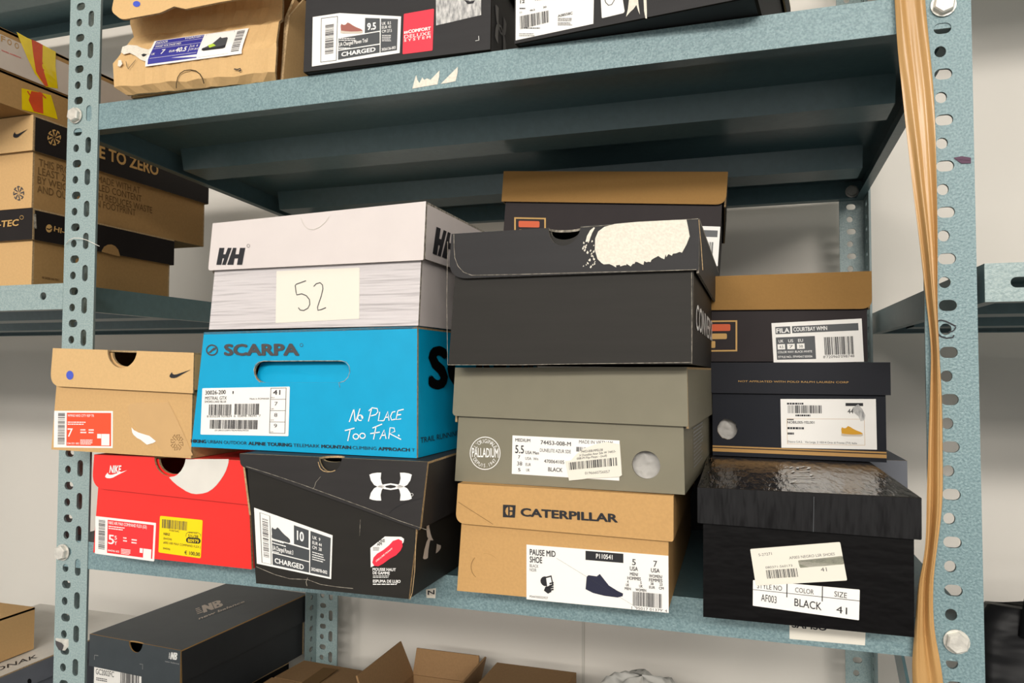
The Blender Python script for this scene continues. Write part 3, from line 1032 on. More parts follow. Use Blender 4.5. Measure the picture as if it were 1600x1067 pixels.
p.done('scratch', x.b_, 'pale scratch')
p = x.pr(*C)
A = p.px(1175, 735)
y0 = p.px(1200, 740); y1 = p.px(1210, 600)
pp = x.pr(*C)
pp.q = [(.020, .060), (.190, .060), (.190, .026), (.020, .026)]
pp.armour(10, 50, 22, 100, 'print_white')
pp.t('UNDER ARMOUR', 26, 92, 125, 92, 82, 'print_white', .0, 2)
pp.done('side_print', x.b_, 'grey logo and lettering')

# blue box
x = ShoeBox('bright blue boot box with oval hand slot, carrying the white box', (.2120, -.0574, -.4708), -1.82, -.1, .2277, .1073, .05, .33,
            [(-.0031, .0002), (-.0004, -.0002), (.0089, -.0016), (-.0011, .0009)], group=GM)
C = (280, 300, 3.333)
p = x.pf(*C)
sl = [p.px(*q) for q in circle(445, 936, 55, 56, 12, math.pi / 2, 1.5 * math.pi) + circle(834, 936, 55, 56, 12, -math.pi / 2, math.pi / 2)]
x.body('blue_card', holes=[sl], hb=0.0, edge='board_core')
b = MB()
b.prism([(-.0, -.0), (x.W, 0), (x.W, x.L), (0, x.L)], [], lambda u, d, w: x.M(u, d, w), x.H - .0022, x.H, 'blue_card', 'board_core')
x.l_ = b.build('lid', x.root)
b = MB()
c0, c1 = p.px(385, 885), p.px(895, 1000)
b.add([x.M(c0[0], .011, c0[1]), x.M(c1[0], .0085, c0[1]), x.M(c1[0], .0035, c1[1]), x.M(c0[0], .0045, c1[1])], [(0, 1, 2, 3)], 'blue_card')
b.build('slot_flap', x.b_)
p = x.pf(*C)
p.stroke([(424, 992), (405, 975), (394, 950), (390, 925), (398, 900), (415, 886), (440, 880), (520, 880), (700, 879), (845, 879)], 3.5, 'worn_edge', 1)
p.stroke([(845, 879), (870, 885), (886, 905), (890, 935), (880, 965), (860, 985), (832, 993), (838, 1018)], 2.5, 'worn_edge', 1)
p.done('cut_edge', x.b_, 'pale cut edge of the hand slot')
p = x.pf(*C)
p.t('SCARPA', 235, 849, 628, 849, 54, 'ink_soft', .055)
p.ring(638, 797, 8, 8, 2, 'ink_soft')
p.ring(172, 823, 28, 26, 6.5, 'ink_soft')
p.poly([(150, 838), (168, 822), (178, 812), (196, 808), (188, 822), (174, 828), (165, 838)], 'ink_soft')
p.done('logo', x.b_, 'dark grey logo and lettering')
p = Print(x.front(), 280, 560, 3.478)
segs = [('HIKING', 66, 149, .04), ('URBAN OUTDOOR', 157, 370, -.008), ('ALPINE TOURING', 378, 614, .04), ('TELEMARK', 622, 765, -.008), ('MOUNTAIN', 774, 936, .04), ('CLIMBING', 944, 1074, -.008), ('APPROACH', 1083, 1255, .04), ('T', 1265, 1282, -.008)]
yb = lambda q: 456 + (q - 66) * (505 - 456) / (1255 - 66)
for s_, xa, xb, bo in segs:
    p.t(s_, xa, yb(xa), xb, yb(xb), 17, 'ink', bo)
p.done('sport_print', x.b_, 'band of dark lettering')
p = Print(x.front(), 280, 560, 3.478)


def hand(p, ox, oy, sx, sy, glyphs, w, m):
    for g in glyphs:
        p.stroke([(ox + a * sx, oy + c * sy) for a, c in g], w, m, 3)


hand(p, 0, 0, 1, 1, [
    [(926, 345), (950, 278), (952, 278), (958, 340), (962, 342), (985, 272)],
    circle(986, 322, 14, 15, 14, 1.0, 1.0 + 2 * math.pi) + [(990, 308)],
    [(1030, 342), (1048, 270)], [(1032, 285), (1050, 268), (1078, 272), (1082, 290), (1070, 305), (1044, 312)],
    [(1092, 290), (1084, 338), (1112, 338)],
    [(1114, 338), (1136, 288), (1142, 338)], [(1120, 320), (1142, 318)],
    [(1176, 288), (1160, 292), (1150, 315), (1156, 334), (1176, 330)],
    [(1190, 285), (1180, 332), (1208, 328)], [(1190, 284), (1222, 276)], [(1186, 308), (1208, 304)],
    [(902, 392), (955, 378)], [(932, 384), (918, 448)],
    circle(962, 424, 15, 14, 14) + [(977, 424)], circle(998, 420, 15, 14, 14) + [(1013, 420)],
    [(1058, 440), (1072, 368)], [(1052, 378), (1105, 356)], [(1040, 408), (1092, 400)],
    [(1092, 438), (1116, 388), (1126, 436)], [(1100, 418), (1124, 416)],
    [(1140, 436), (1148, 376), (1170, 378), (1174, 396), (1146, 408), (1208, 440)],
    circle(1196, 418, 2.5, 2.5, 8)], 5.5, 'white_ink')
p.done('slogan', x.b_, 'white handwritten slogan')
p = Print(x.front(), 280, 560, 3.478).quad((127, 162), (602, 153), (594, 422), (117, 413))
p.card('paper', .001)
p.t('30026-200', 4, 14, 28, 13, 8.5, 'ink', .006)
p.t('1', 36, 13, 37.2, 13, 6, 'ink', 0)
p.t('MISTRAL GTX', 4, 25, 29.5, 25, 7, 'ink', .004)
p.t('SMOKE-LAKE BLUE', 3.5, 31.5, 29, 31.5, 4.5, 'ink', 0)
p.t('Made in ROMANIA', 56, 25.5, 78, 25.5, 3.5, 'ink_soft', 0)
p.bars(9, 35, 36, 58, 'ink', 26, 2)
p.bars(39, 34, 67, 57, 'ink', 26, 6)
p.t('8 025228 937824  6  05898 78245  7', 7, 63, 69, 61, 4.5, 'ink_soft', 0)
p.bars(11, 68, 66, 87, 'ink', 44, 9)
p.t('(01)8025228937824(400)30026', 17, 92, 56, 91, 3, 'ink_soft', 0)
p.frame(79, 2, 96.5, 95, .6, 'ink_soft', 2, 1)
for yy in (25, 48, 71):
    p.r(79, yy, 96.5, yy + .9, 'ink_soft')
p.t('41', 82, 16, 90, 16, 9.5, 'ink', .012)
for s_, yy in (('7', 38), ('8', 61), ('9', 83)):
    p.t(s_, 84, yy, 87.5, yy, 7.5, 'ink_soft', 0)
for s_, yy in (('EU', 23), ('UK', 46), ('US M', 69), ('US W', 93)):
    p.t(s_, 80.2, yy, 83.5, yy, 2.5, 'ink_soft', 0)
p.done('size_label', x.b_, 'white size label with barcodes')
p = x.pr()
p.q = [(.020, .0900), (.325, .0900), (.325, .0570), (.020, .0570)]
p.t('SCARPA', 0, 100, 100, 100, 100, 'gloss_black_side', .055)
p.done('side_lettering', x.b_, 'big black lettering')
p = x.pr()
p.q = [(.006, .016), (.15, .016), (.15, .0115), (.006, .0115)]
p.t('TRAIL RUNNING', 0, 100, 55, 100, 100, 'ink', -.008)
p.t('BACKPACKING', 58, 100, 110, 100, 100, 'ink', .04)
p.done('side_print', x.b_, 'band of dark lettering')

# white box
x = ShoeBox('glossy white boot box marked 52 by hand, on top of the blue box', (.2331, -.0600, -.3622), -1.7, 0, .2098, .0990, .0458, .26,
            [(-.0048, -.0007), (-.0025, -.0006), (.0047, -.0029), (.0017, .0019)], group=GM)
C = (280, 300, 3.333)
x.body('white_gloss', mside='white_lid', edge='worn_edge')
x.lid('white_lid', rl=.003, rr=.001, edge='worn_edge', sidegap=.0008, hl=.0440, hr=.0470)


def hh(p, x0, y0, x1, y1, m, sl=.12):
    f = lambda x, y: (x0 + (x1 - x0) * (x + sl * (100 - y)) / (100 + 100 * sl), y0 + (y1 - y0) * y / 100)
    for q in ([(0, 0), (19, 0), (19, 38), (28, 38), (33, 0), (47, 0), (36, 100), (22, 100), (26, 62), (19, 62), (19, 100), (0, 100)],
              [(53, 0), (66, 0), (66, 38), (80, 38), (80, 0), (100, 0), (100, 100), (80, 100), (80, 62), (66, 62), (66, 100), (42, 100)]):
        p.poly([f(*k) for k in q], m, 2)


p = x.pl(*C)
hh(p, 195, 291, 345, 379, 'ink')
p.ring(361, 280, 7, 8, 2, 'ink_grey')
p.done('logo', x.l_, 'black logo')
p = x.pl(*C)
p.stroke([(636, 135), (642, 155), (655, 178), (675, 192), (700, 196), (730, 185), (760, 160), (782, 128)], 2, 'trim_paint')
p.done('thumb_cut', x.l_)
p = x.pf(*C).quad((508, 412), (940, 394), (938, 660), (503, 682))
p.card('paper_cream', .0008)
p.free()
p.stroke([(662, 462), (640, 470), (612, 480), (606, 486), (610, 520), (614, 536), (640, 530), (664, 540), (680, 560), (682, 585), (672, 605), (650, 617), (632, 615), (622, 602)], 4.5, 'ink_soft')
p.stroke([(702, 492), (715, 478), (735, 472), (748, 484), (750, 505), (742, 540), (730, 575), (722, 600), (724, 616), (742, 612), (766, 602)], 4.5, 'ink_soft')
p.done('number_label', x.b_, 'cream paper with handwritten 52')
p = x.pr(lid=True)
p.q = [(.012, x.H - .0165), (.062, x.H - .0165), (.062, x.H - .0395), (.012, x.H - .0395)]
hh(p, 0, 0, 100, 100, 'ink')
p.done('side_logo', x.l_, 'black logo')

# kraft box with dark lettering
x = ShoeBox('kraft shoe box with white picture label, at the bottom under the grey box', (.4697, -.0428, -.5822), .6, 0, .17, .0884, .0342, .28,
            [(-.0031, 0), (-.0008, .0006), (.0028, .0007), (-.0002, -.0005)], group=GM)
C = (700, 740, 4.2105)
x.body('kraft_deep', edge='kraft_brown')
x.lid('kraft_deep', hl=.0325, hr=.0350, rl=.009, rr=.002, edge='kraft_brown')
p = x.pl(*C)
p.poly([(363, 203), (446, 207), (441, 289), (362, 285)], 'ink', 2, [[(397, 216), (397, 275), (384, 266), (377, 246), (383, 226)], [(407, 216), (426, 222), (426, 240), (407, 240)], [(407, 250), (424, 251), (424, 268), (407, 276)]])
p.t('CATERPILLAR', 478, 276, 1119, 319, 50, 'ink', .045)
p.done('logo', x.l_, 'black logo and lettering')
p = x.pf(*C).quad((517, 466), (1450, 540), (1452, 915), (517, 825))
p.card('paper')
p.t('PAUSE MID', 2.5, 18, 21.5, 18, 10.5, 'ink', .025)
p.t('SHOE', 2.5, 31.5, 11.7, 31.5, 10.5, 'ink', .025)
p.t('BLACK', 2.5, 40.5, 9, 40.5, 5.5, 'ink_soft', 0)
p.t('NOIR', 2.5, 48, 7.5, 48, 5.5, 'ink_soft', 0)
p.t('P044700522927', 2.5, 96, 16, 96, 4, 'ink_soft', 0)
p.r(43, 2.5, 69.5, 19, 'ink')
p.t('P110541', 50.5, 14.2, 62, 14.2, 8, 'white_ink', .02, 4)
p.shoe(43, 42, 69.5, 82, 'shoe_navy', None, True)
p.stroke([(22, 20), (78, 95)], .18, 'ink_soft')
# hand holding a phone
p.poly(circle(14, 64, 3.6, 9, 14), 'ink', 3)
p.poly([(14, 56), (18.5, 52), (20, 70), (15.5, 78)], 'ink', 4)
p.poly([(14.7, 58), (18, 55), (19, 68), (15.5, 73)], 'paper', 5)
for k in range(4):
    p.poly([(17, 66 + 4 * k), (20, 63.5 + 4 * k), (20.2, 66 + 4 * k), (17.2, 69 + 4 * k)], 'ink', 6)
p.poly([(14, 74), (17.5, 70), (18.5, 82), (16, 86), (13, 81)], 'ink', 4)
for s_, xa, xb, yy, h_, bo in (('5', 75.5, 78, 21, 10.5, .01), ('7', 90, 92.5, 21, 10.5, .01), ('USA', 74, 79.5, 31, 7, .02), ('USA', 88.3, 94.2, 31, 7, .02), ('MEN/', 74, 79.7, 40, 5.5, .02), ('HOMMES', 72.2, 81.5, 47.5, 5.5, .02), ('WOMEN/', 87, 96, 40.5, 5.5, .02), ('FEMMES', 87, 96, 47.5, 5.5, .02),
                             ('4', 72, 73, 53.5, 4.5, .02), ('UK', 71.2, 73.5, 59.5, 4.5, .02), ('MEN', 70.4, 74.6, 66, 4.5, .02), ('5', 81, 82, 53.5, 4.5, .02), ('UK', 80.3, 82.7, 59.5, 4.5, .02), ('WOMEN', 77.8, 85, 66.5, 4.5, .02), ('38', 88, 90, 53.5, 4.5, .02), ('EUR', 87, 91, 60, 4.5, .02), ('23', 94, 96, 53.5, 4.5, .02), ('CM', 93.6, 96.8, 60, 4.5, .02)):
    p.t(s_, xa, yy, xb, yy, h_, 'ink', bo)
p.bars(76, 68, 96, 93, 'ink', 30, 11)
p.t("1 '95017 01379' 4", 75, 99, 99, 99, 4.5, 'ink_soft', 0)
p.done('size_label', x.b_, 'white label with a navy shoe picture')
p = x.pf(*C)
p.stroke(circle(245, 612, 92, 88, 16, 2.3, 3.9), 2.2, 'ink_brown')
p.stroke(circle(245, 612, 92, 88, 16, 4.6, 5.6), 1.6, 'kraft_brown')
p.done('embossed_ring', x.b_)
p = x.pl(*C)
p.stroke([(70, 186), (150, 238), (220, 282), (298, 332)], 2, 'ink_brown')
p.done('scratch', x.l_)

# grey-green box
x = ShoeBox('grey-green shoe box with round white emblem and round hole, between black and kraft boxes', (.4642, -.0340, -.4932), -2.34, -.1, .1871, .0967, .0430, .28,
            [(-.0037, 0), (.0006, 0), (.0016, -.0007), (-.001, .0005)], group=GM)
C = (700, 560, 3.636)
hc = x.circle_px(C, 1125, 605, 81)
x.body('olive_grey', holes=[circle(hc[0], hc[1], hc[2], hc[2] * 1.0, 28)], edge='olive_grey')
tissue(x, *hc)
x.lid('olive_grey', hl=.0410, hr=.0450, rl=.004, rr=.001, sidegap=.0006, side_h=.047)
p = x.pf(*C)
p.ring(212, 538, 85, 92, 4.5, 'white_ink')
p.t('PALLADIUM', 138, 558, 288, 562, 50, 'white_ink', .02)
p.arc("L'ORIGINALE", 212, 538, 66, -58, 58, 21, 'white_ink', .0)
p.arc('DEPUIS.1947', 212, 538, 66, 238, 122, 19, 'white_ink', .0, 3, True)
p.done('emblem', x.b_, 'round white emblem')
p = x.pf(*C).quad((367, 437), (975, 466), (973, 694), (363, 655))
p.card('paper')
p.t('MEDIUM', 3, 15, 17.5, 15, 8, 'ink', .008)
p.t('5.5', 3, 45, 11.5, 45, 20, 'ink', .012)
p.t('USA Men', 13, 46, 26, 46, 8, 'ink', .008)
p.t('7', 6, 59, 8, 59, 8, 'ink', .008)
p.t('USA  Wn', 13, 61, 25.5, 61, 7, 'ink', 0)
p.t('38', 5, 77, 10, 77, 10, 'ink', 0)
p.t('EUR', 13.5, 77, 18.5, 77, 7.5, 'ink', 0)
p.t('5', 6.2, 92, 8.5, 92, 8, 'ink', .01)
p.t('UK', 14, 91, 17.5, 91, 7, 'ink', 0)
p.t('74453-008-M', 27.5, 19, 56, 20, 10, 'ink', .01)
p.t('DUNELITE AZUR SDE', 27, 38.5, 56, 38.5, 8.5, 'ink', 0)
p.t('470064105', 31, 66, 50, 66, 8.5, 'ink', .005)
p.t('BLACK', 35, 87, 48.5, 87, 10, 'ink', .01)
p.t('MADE IN VIETNAM', 63.5, 12, 94, 11, 8.5, 'ink_soft', 0)
p.bars(61, 21, 70, 33, 'ink_soft', 9, 5)
p.free()
p.paper([(670, 583), (700, 578), (735, 540), (775, 510), (830, 490), (900, 474), (978, 487), (984, 570), (990, 662), (975, 671), (880, 676), (800, 680), (760, 686), (690, 692), (684, 650)], 'paper_cream', 0, 3, .0012)
L_ = 11
p.t('74453-008-MPEU38', 758, 535, 882, 524, 13, 'ink', .005, L_)
p.t('X Dunelite Azur Sde W 74453-', 748, 556, 956, 532, 12, 'ink', .005, L_)
p.t('008-M Flip-Flops - (null)', 735, 574, 905, 556, 12, 'ink', .005, L_)
p.q = [p.px(690, 590), p.px(965, 560), p.px(968, 607), p.px(693, 632)]
p.bars(0, 0, 100, 100, 'ink', 34, 21, True, L_)
p.free()
p.t('0196660756057', 781, 658, 922, 648, 15, 'ink_soft', 0, L_)
p.done('size_label', x.b_, 'white size label with a cream barcode sticker over it')
p = x.pr()
p.q = [(.06, .070), (.16, .070), (.16, .008), (.06, .008)]
p.r(5, 5, 30, 14, 'grey_ink', 1)
p.greek(5, 22, 95, 95, 'grey_ink', 14, 3, .4, 1)
p.done('side_print', x.b_)

# black box on the grey one
x = ShoeBox('matt black shoe box with finger notch and large torn white patch, topmost of its stack', (.4702, -.0640, -.3947), -.59, -.48, .1910, .1072, .0372, .29,
            [(-.0037, .0002), (-.0021, .002), (.003, -.0014), (-.0005, .001)], group=GM)
C = (680, 250, 3.1375)
nt_ = x.notch_px(C, 555, 713, 335, 420)
x.body('charcoal_body', edge='worn_edge', notch=(nt_[0], nt_[1] * .9, nt_[2] - .008))
x.lid('charcoal', hl=.0370, hr=.0380, rl=.016, rr=.001, edge='worn_edge', notch=nt_, sidegap=.0010, side_h=.040)
p = x.pl(*C)
rnd = random.Random(11)
base = [(783, 440), (785, 385), (800, 350), (830, 328), (880, 314), (940, 308), (1000, 303), (1080, 299), (1160, 295), (1232, 292), (1240, 330), (1248, 375), (1232, 415), (1210, 455)]
jag = []
for i in range(40):
    t = i / 39
    xx = 1200 - (1200 - 800) * t
    yy = 455 + 72 * math.sin(min(1, t * 1.15) * math.pi / 2)
    jag.append((xx + rnd.uniform(-6, 6), yy + rnd.uniform(-17, 6) - (30 * max(0, t - .85) / .15 if t > .85 else 0)))
p.poly(base + jag, 'torn_paper', 2)
p.poly([(737, 402), (745, 372), (760, 345), (778, 330), (784, 333), (770, 358), (760, 385), (756, 400)], 'torn_paper', 2)
for k in range(26):
    cx, cy = rnd.uniform(725, 785), rnd.uniform(395, 525)
    r_0 = rnd.uniform(2, 6)
    p.poly([(cx + rnd.uniform(-r_0, r_0) * .8, cy - r_0 * 1.6), (cx + r_0, cy), (cx + rnd.uniform(-3, 3), cy + r_0 * 1.3), (cx - r_0, cy + 2)], 'torn_paper', 2)
p.done('torn_patch', x.l_, 'white torn patch where a label was pulled off')
p = x.pl(*C)
p.stroke([(92, 365), (93, 430), (97, 480), (112, 520), (140, 550), (180, 565), (400, 561), (800, 550), (1100, 543), (1280, 537)], 2.2, 'worn_edge', 1)
p.stroke([(713, 330), (900, 316), (1290, 288)], 2.2, 'worn_edge', 1)
p.stroke([(1292, 292), (1304, 420), (1312, 540)], 3, 'board_core', 1)
p.done('worn_edges', x.l_, 'pale worn edges')
p = x.pf(*C)
p.stroke([(1257, 546), (1258, 800), (1258, 998)], 2.2, 'worn_edge', 1)
p.stroke([(62, 1004), (400, 1004), (800, 998), (1256, 992)], 2.2, 'worn_edge', 1)
p.stroke([(62, 400), (57, 700), (62, 1003)], 1.8, 'worn_edge', 1)
p.done('worn_edges', x.b_, 'pale worn edges')
p = x.pr(*C)
p.q = [(.024, .0470), (.24, .0470), (.24, .0275), (.024, .0275)]
p.t('CONVERSE', 0, 100, 100, 100, 100, 'white_ink', .01)
p.done('side_print', x.b_, 'white lettering')

# glossy black box at the right
x = ShoeBox('glossy black shoe box with two white labels, next to the brown tape', (.6650, -.0470, -.5822), .47, 0, .1420, .0961, .0262, .27,
            [(-.0001, 0), (-.0011, 0), (.0006, 0), (.0001, 0)], group=GM)
C = (1070, 700, 3.333)
x.body('gloss_black_side', edge='board_dark')
x.lid('gloss_black', hl=.0262, hr=.0285, rl=.001, rr=.001, edge='board_dark', tl=.0022)
p = x.pf(*C).quad((355, 687), (911, 737), (907, 896), (354, 820))
p.card('paper', .0006)
p.r(0, 35.5, 100, 37.5, 'ink')
p.r(32.3, 0, 33.2, 52, 'ink')
p.r(65.5, 0, 66.4, 52, 'ink')
p.t('STYLE NO', 4, 29, 28, 30, 19, 'ink', .004)
p.t('COLOR', 40.5, 29, 58, 31, 17, 'ink', .004)
p.t('SIZE', 77, 30, 88.5, 32, 18, 'ink', .004)
p.t('AF003', 8, 77, 23, 79, 27, 'ink', .004)
p.t('BLACK', 40, 79, 65.5, 83, 27, 'ink', .006)
p.t('41', 79, 84, 89, 86, 23, 'ink', .004)
p.done('style_label', x.b_, 'lower white label with black lines')
p = x.pf(*C).quad((340, 525), (808, 488), (845, 688), (370, 715))
p.card('paper_cream', .001, 3)
p.t('S-27271', 8.5, 21, 23.5, 20, 7, 'ink_soft', 0, 4)
p.t('AF003 NEGRO LSR SHOES', 42, 35, 92, 33, 7, 'ink_soft', 0, 4)
p.paper([(51, 40), (100, 36), (100, 58), (52, 60)], 'strip_green', .0008, 3)
p.t('080371-560173', 14, 56, 44, 55, 6, 'ink_soft', 0, 4)
p.bars(14, 60, 49, 83, 'ink', 26, 17, True, 4)
p.t('41', 74, 73, 80.5, 73, 10, 'ink_soft', 0, 4)
p.done('shop_label', x.b_, 'upper cream label with a green strip')
p = x.pl(*C)
p.stroke([(672, 252), (671, 340), (669, 436)], 3.5, 'label_dark', 1)
p.done('flap_seam', x.l_)
p = Print(x.top(), *C)
hand(p, 0, 0, 1, 1, [
    [(520, 104), (535, 100), (545, 106), (560, 100), (590, 102), (585, 110)],
    [(600, 104), (625, 98), (650, 104), (640, 112)],
    [(555, 130), (570, 122), (600, 126), (652, 122)],
    [(550, 150), (600, 146), (655, 148), (660, 140), (640, 136)],
    [(550, 160), (580, 156), (640, 158), (678, 154)],
    [(552, 182), (580, 172), (640, 176), (690, 182)],
    [(552, 183), (600, 180), (660, 184)]], 3.0, 'white_ink')
p.done('lid_print', x.l_, 'white printed letters')

# ------------------------------------------------------------------ boxes standing further back on the middle shelf
x = ShoeBox('dark grey lidded box standing behind the glossy black box', (.690, .235, -.5822), 0.5, 0, .161, .0905, .030, .25, group=GM)
x.body('slate_grey_box')
x.lid('slate_grey_box')

x = ShoeBox('black box added to darken the gap between kraft and glossy black boxes', (.500, .262, -.5822), 0, 0, .180, .095, .03, .235, group=GM)  # added behind the stacks only to keep the gap dark
x.body('gloss_black_side')
x.lid('gloss_black_side')

x = ShoeBox('navy shoe box with gold stripes and yellow shoe picture, on the glossy black box', (.6640, .1640, -.4855), -3.3, 0, .1595, .0946, .0310, .27, group=GM)
C = (1080, 420, 3.335)
hc = x.circle_px(C, 187, 835, 52)
rnd = random.Random(2)
hp = [(hc[0] + hc[2] * (1 + rnd.uniform(-.06, .05)) * math.cos(a / 24 * 2 * math.pi), hc[1] + hc[2] * 1.05 * (1 + rnd.uniform(-.06, .05)) * math.sin(a / 24 * 2 * math.pi)) for a in range(24)]
x.body('navy_card', holes=[hp])
tissue(x, *hc)
x.lid('navy_lid')
p = x.pl(*C)
p.t('NOT AFFILIATED WITH POLO RALPH LAUREN CORP', 246, 590, 820, 596, 9, 'kraft_ink', .0)
p.done('lid_print', x.l_, 'small gold lettering')
p = x.pf(*C)
a0, a1 = 0.0, x.W
for z0, z1, m in ((.0085, .0100, 'gold_tan'), (.0040, .0075, 'gold_tan')):
    p.b.add([p.F.fn(a0, z0, .0003), p.F.fn(a1, z0, .0003), p.F.fn(a1, z1, .0003), p.F.fn(a0, z1, .0003)], [(0, 1, 2, 3)], m)
p.done('stripes', x.b_, 'gold stripes')
p = x.pf(*C).quad((465, 678), (962, 678), (968, 942), (470, 932))
p.card('paper')
p.greek(7, 7, 30, 12, 'ink', 1, 3, .7)
p.bars(8, 13, 45, 29, 'ink', 30, 31)
p.greek(16, 31, 36, 36, 'ink', 1, 7, .7)
p.r(69, 8, 87, 14, 'ink')
p.t('44', 71, 29, 77, 29, 9, 'ink', .01)
p.poly([(76, 18), (82, 10), (86, 20), (89, 32), (88, 42), (84, 44), (82, 34), (78, 28)], 'torn_grey', 4)
p.greek(7, 40, 14, 44, 'ink', 1, 2, .6)
p.t('NOBIL005-YEL001', 7, 50, 36, 50, 5, 'ink', .01)
p.greek(7, 56, 30, 63, 'ink', 1, 3, .6)
p.greek(7, 67, 16, 74, 'ink', 1, 3, .6)
p.t('Diseno S.A.S.   Via Larga, 2 10014 Orio di Fronte (TV) Italia', 7, 89, 80, 90, 4, 'ink_soft', .0)
p.frame(6.5, 40, 88, 92, .3, 'kraft_ink', 2, .5)
p.shoe(64, 54, 86, 74, 'shoe_yellow', 'shoe_sole', False)
p.done('size_label', x.b_, 'white label with a yellow shoe picture')


def courtbox(x, C, fr, lq, flapr, name2=True):
    p = x.pf(*C).quad(*fr)
    p.frame(0, 0, 100, 100, 5, 'kraft_ink', 2)
    p.paper([(14, 12), (80, 12), (80, 34), (14, 34)], 'fila_red', .0016, 2)
    p.paper([(14, 42), (70, 42), (70, 60), (14, 60)], 'kraft_ink', .0016, 2)
    p.paper([(14, 66), (36, 66), (36, 88), (14, 88)], 'kraft_ink', .0012, 2)
    p.done('logo', x.b_, 'framed orange and tan logo')
    p = x.pf(*C).quad(*lq)
    p.card('paper')
    p.r(4, 10, 21, 28, 'label_dark', 2)
    p.t('FILA', 5, 25, 20, 25, 11, 'white_ink', .03)
    p.r(23, 10, 96, 27, 'label_dark', 2)
    p.t('COURTBAY WMN', 24.5, 23, 62, 23, 9.5, 'white_ink', .02)
    p.r(4, 36, 48, 91, 'label_dark', 2)
    for s_, xa in (('UK', 7), ('US', 18), ('EU', 29)):
        p.t(s_, xa, 49, xa + 5.5, 49, 7, 'white_ink', .01)
    for s_, xa in (('4.5', 5.5), ('7', 16.5), ('38', 27.5)):
        p.r(xa, 53, xa + 8.5, 66, 'paper', 3)
        p.t(s_, xa + 2, 63, xa + 6.5, 63, 6.5, 'ink', 0, 4)
    p.t('COLOR WAY: BLACK-WHITE', 5.5, 75, 44, 75, 5, 'white_ink', .01)
    p.t('STYLE NO.: FFW0417.83036', 5.5, 87, 44, 87, 5, 'white_ink', .01)
    p.bars(58, 40, 90, 82, 'ink', 26, 41)
    p.t("8'720960'098748", 56, 90, 90, 89, 6, 'ink_soft', 0)
    p.done('size_label', x.b_, 'white and grey size label')


x = ShoeBox('dark box with kraft flap and size label, on top of the navy box', (.6620, .1630, -.3900), 0.2, 0, .1475, .0872, .0355, .27, group=GM)
C = (1080, 420, 3.335)
x.body('plum_black', edge='board_dark')
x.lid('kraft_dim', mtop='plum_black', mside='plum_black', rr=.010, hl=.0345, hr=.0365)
courtbox(x, C, ((62, 270), (240, 268), (240, 430), (62, 432)), ((418, 283), (888, 259), (900, 484), (430, 493)), None)

x = ShoeBox('larger dark box with kraft flap, leaning at the very back behind the matt black box', (.4213, .2050, -.2850), 1.65, -4.21, .2470, .1205, .0359, .25, group=GM)
C = (680, 250, 3.1375)
x.body('plum_black', edge='board_dark')
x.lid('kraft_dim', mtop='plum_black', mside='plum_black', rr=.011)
courtbox(x, C, ((388, 281), (543, 284), (543, 425), (388, 422)), ((1120, 318), (1398, 327), (1385, 520), (1115, 505)), None)

# ------------------------------------------------------------------ boxes on the upper shelf
GU = 'shoe boxes along the upper shelf'
PT = -math.degrees(math.atan(TILT))

# crushed brown box: creased front, lid lifted
x = ShoeBox('crushed open brown shoe box with blue and white label, first on the upper shelf', (.0660, -.0135, -.1100), 4.6, 0, .1890, .100, .03, .30, pitch=PT, group=GU)
C = (150, 0, 4.706)
W, H, L = x.W, x.H, x.L
prof = [(.004, 0.0), (-.0035, .006), (-.0055, .030), (-.0035, .037), (.006, .062), (.0085, .066), (.004, .078), (.002, .098)]     # (depth, height) of the creased front
ins = [.010, 0.0, 0.0, .002, .010, .012, .010, .010]
insr = [.004, .001, 0, .001, .004, .003, .0, .0]
t = .003
b = MB()
NU = 24
rnd = random.Random(8)
vs, vi = [], []
for k, (d, w) in enumerate(prof):
    for i in range(NU + 1):
        s = i / NU
        u = ins[k] + (W - ins[k] - insr[k]) * s
        j = .0009 * math.sin(i * 1.7 + k * 2.1) + .0006 * rnd.uniform(-1, 1)
        vs.append((u, d + j, w + (.0008 * math.sin(i * .9 + k) if k else 0)))
        vi.append((u, d + j + t, w))
n = len(vs)
f = [(k * (NU + 1) + i, k * (NU + 1) + i + 1, (k + 1) * (NU + 1) + i + 1, (k + 1) * (NU + 1) + i) for k in range(len(prof) - 1) for i in range(NU)]
rim = list(range(NU + 1)) + [k * (NU + 1) + NU for k in range(1, len(prof))] + [(len(prof) - 1) * (NU + 1) + i for i in reversed(range(NU))] + [k * (NU + 1) for k in reversed(range(1, len(prof) - 1))]
f2 = [(rim[i], rim[(i + 1) % len(rim)], n + rim[(i + 1) % len(rim)], n + rim[i]) for i in range(len(rim))]
b.add(vs + vi, f + [tuple(n + q for q in reversed(ff)) for ff in f], 'kraft_pale')
b.add(vs + vi, f2, 'board_core')
ML = lambda u, d, w: Vector((u, d, w))
for u0 in (.009, W - .0045):
    b.prism([(.012, 0), (L, 0), (L, H), (.030, H), (.016, H * .72)], [], lambda d, w, u: ML(u, d, w), u0, u0 + t, 'kraft', 'board_core')
b.box(.009, L - t, 0, W - .002, L, H, 'kraft')
b.box(.012, .010, .0003, W - .004, L - t, t, 'kraft')
x.b_ = b.build('body', x.root)
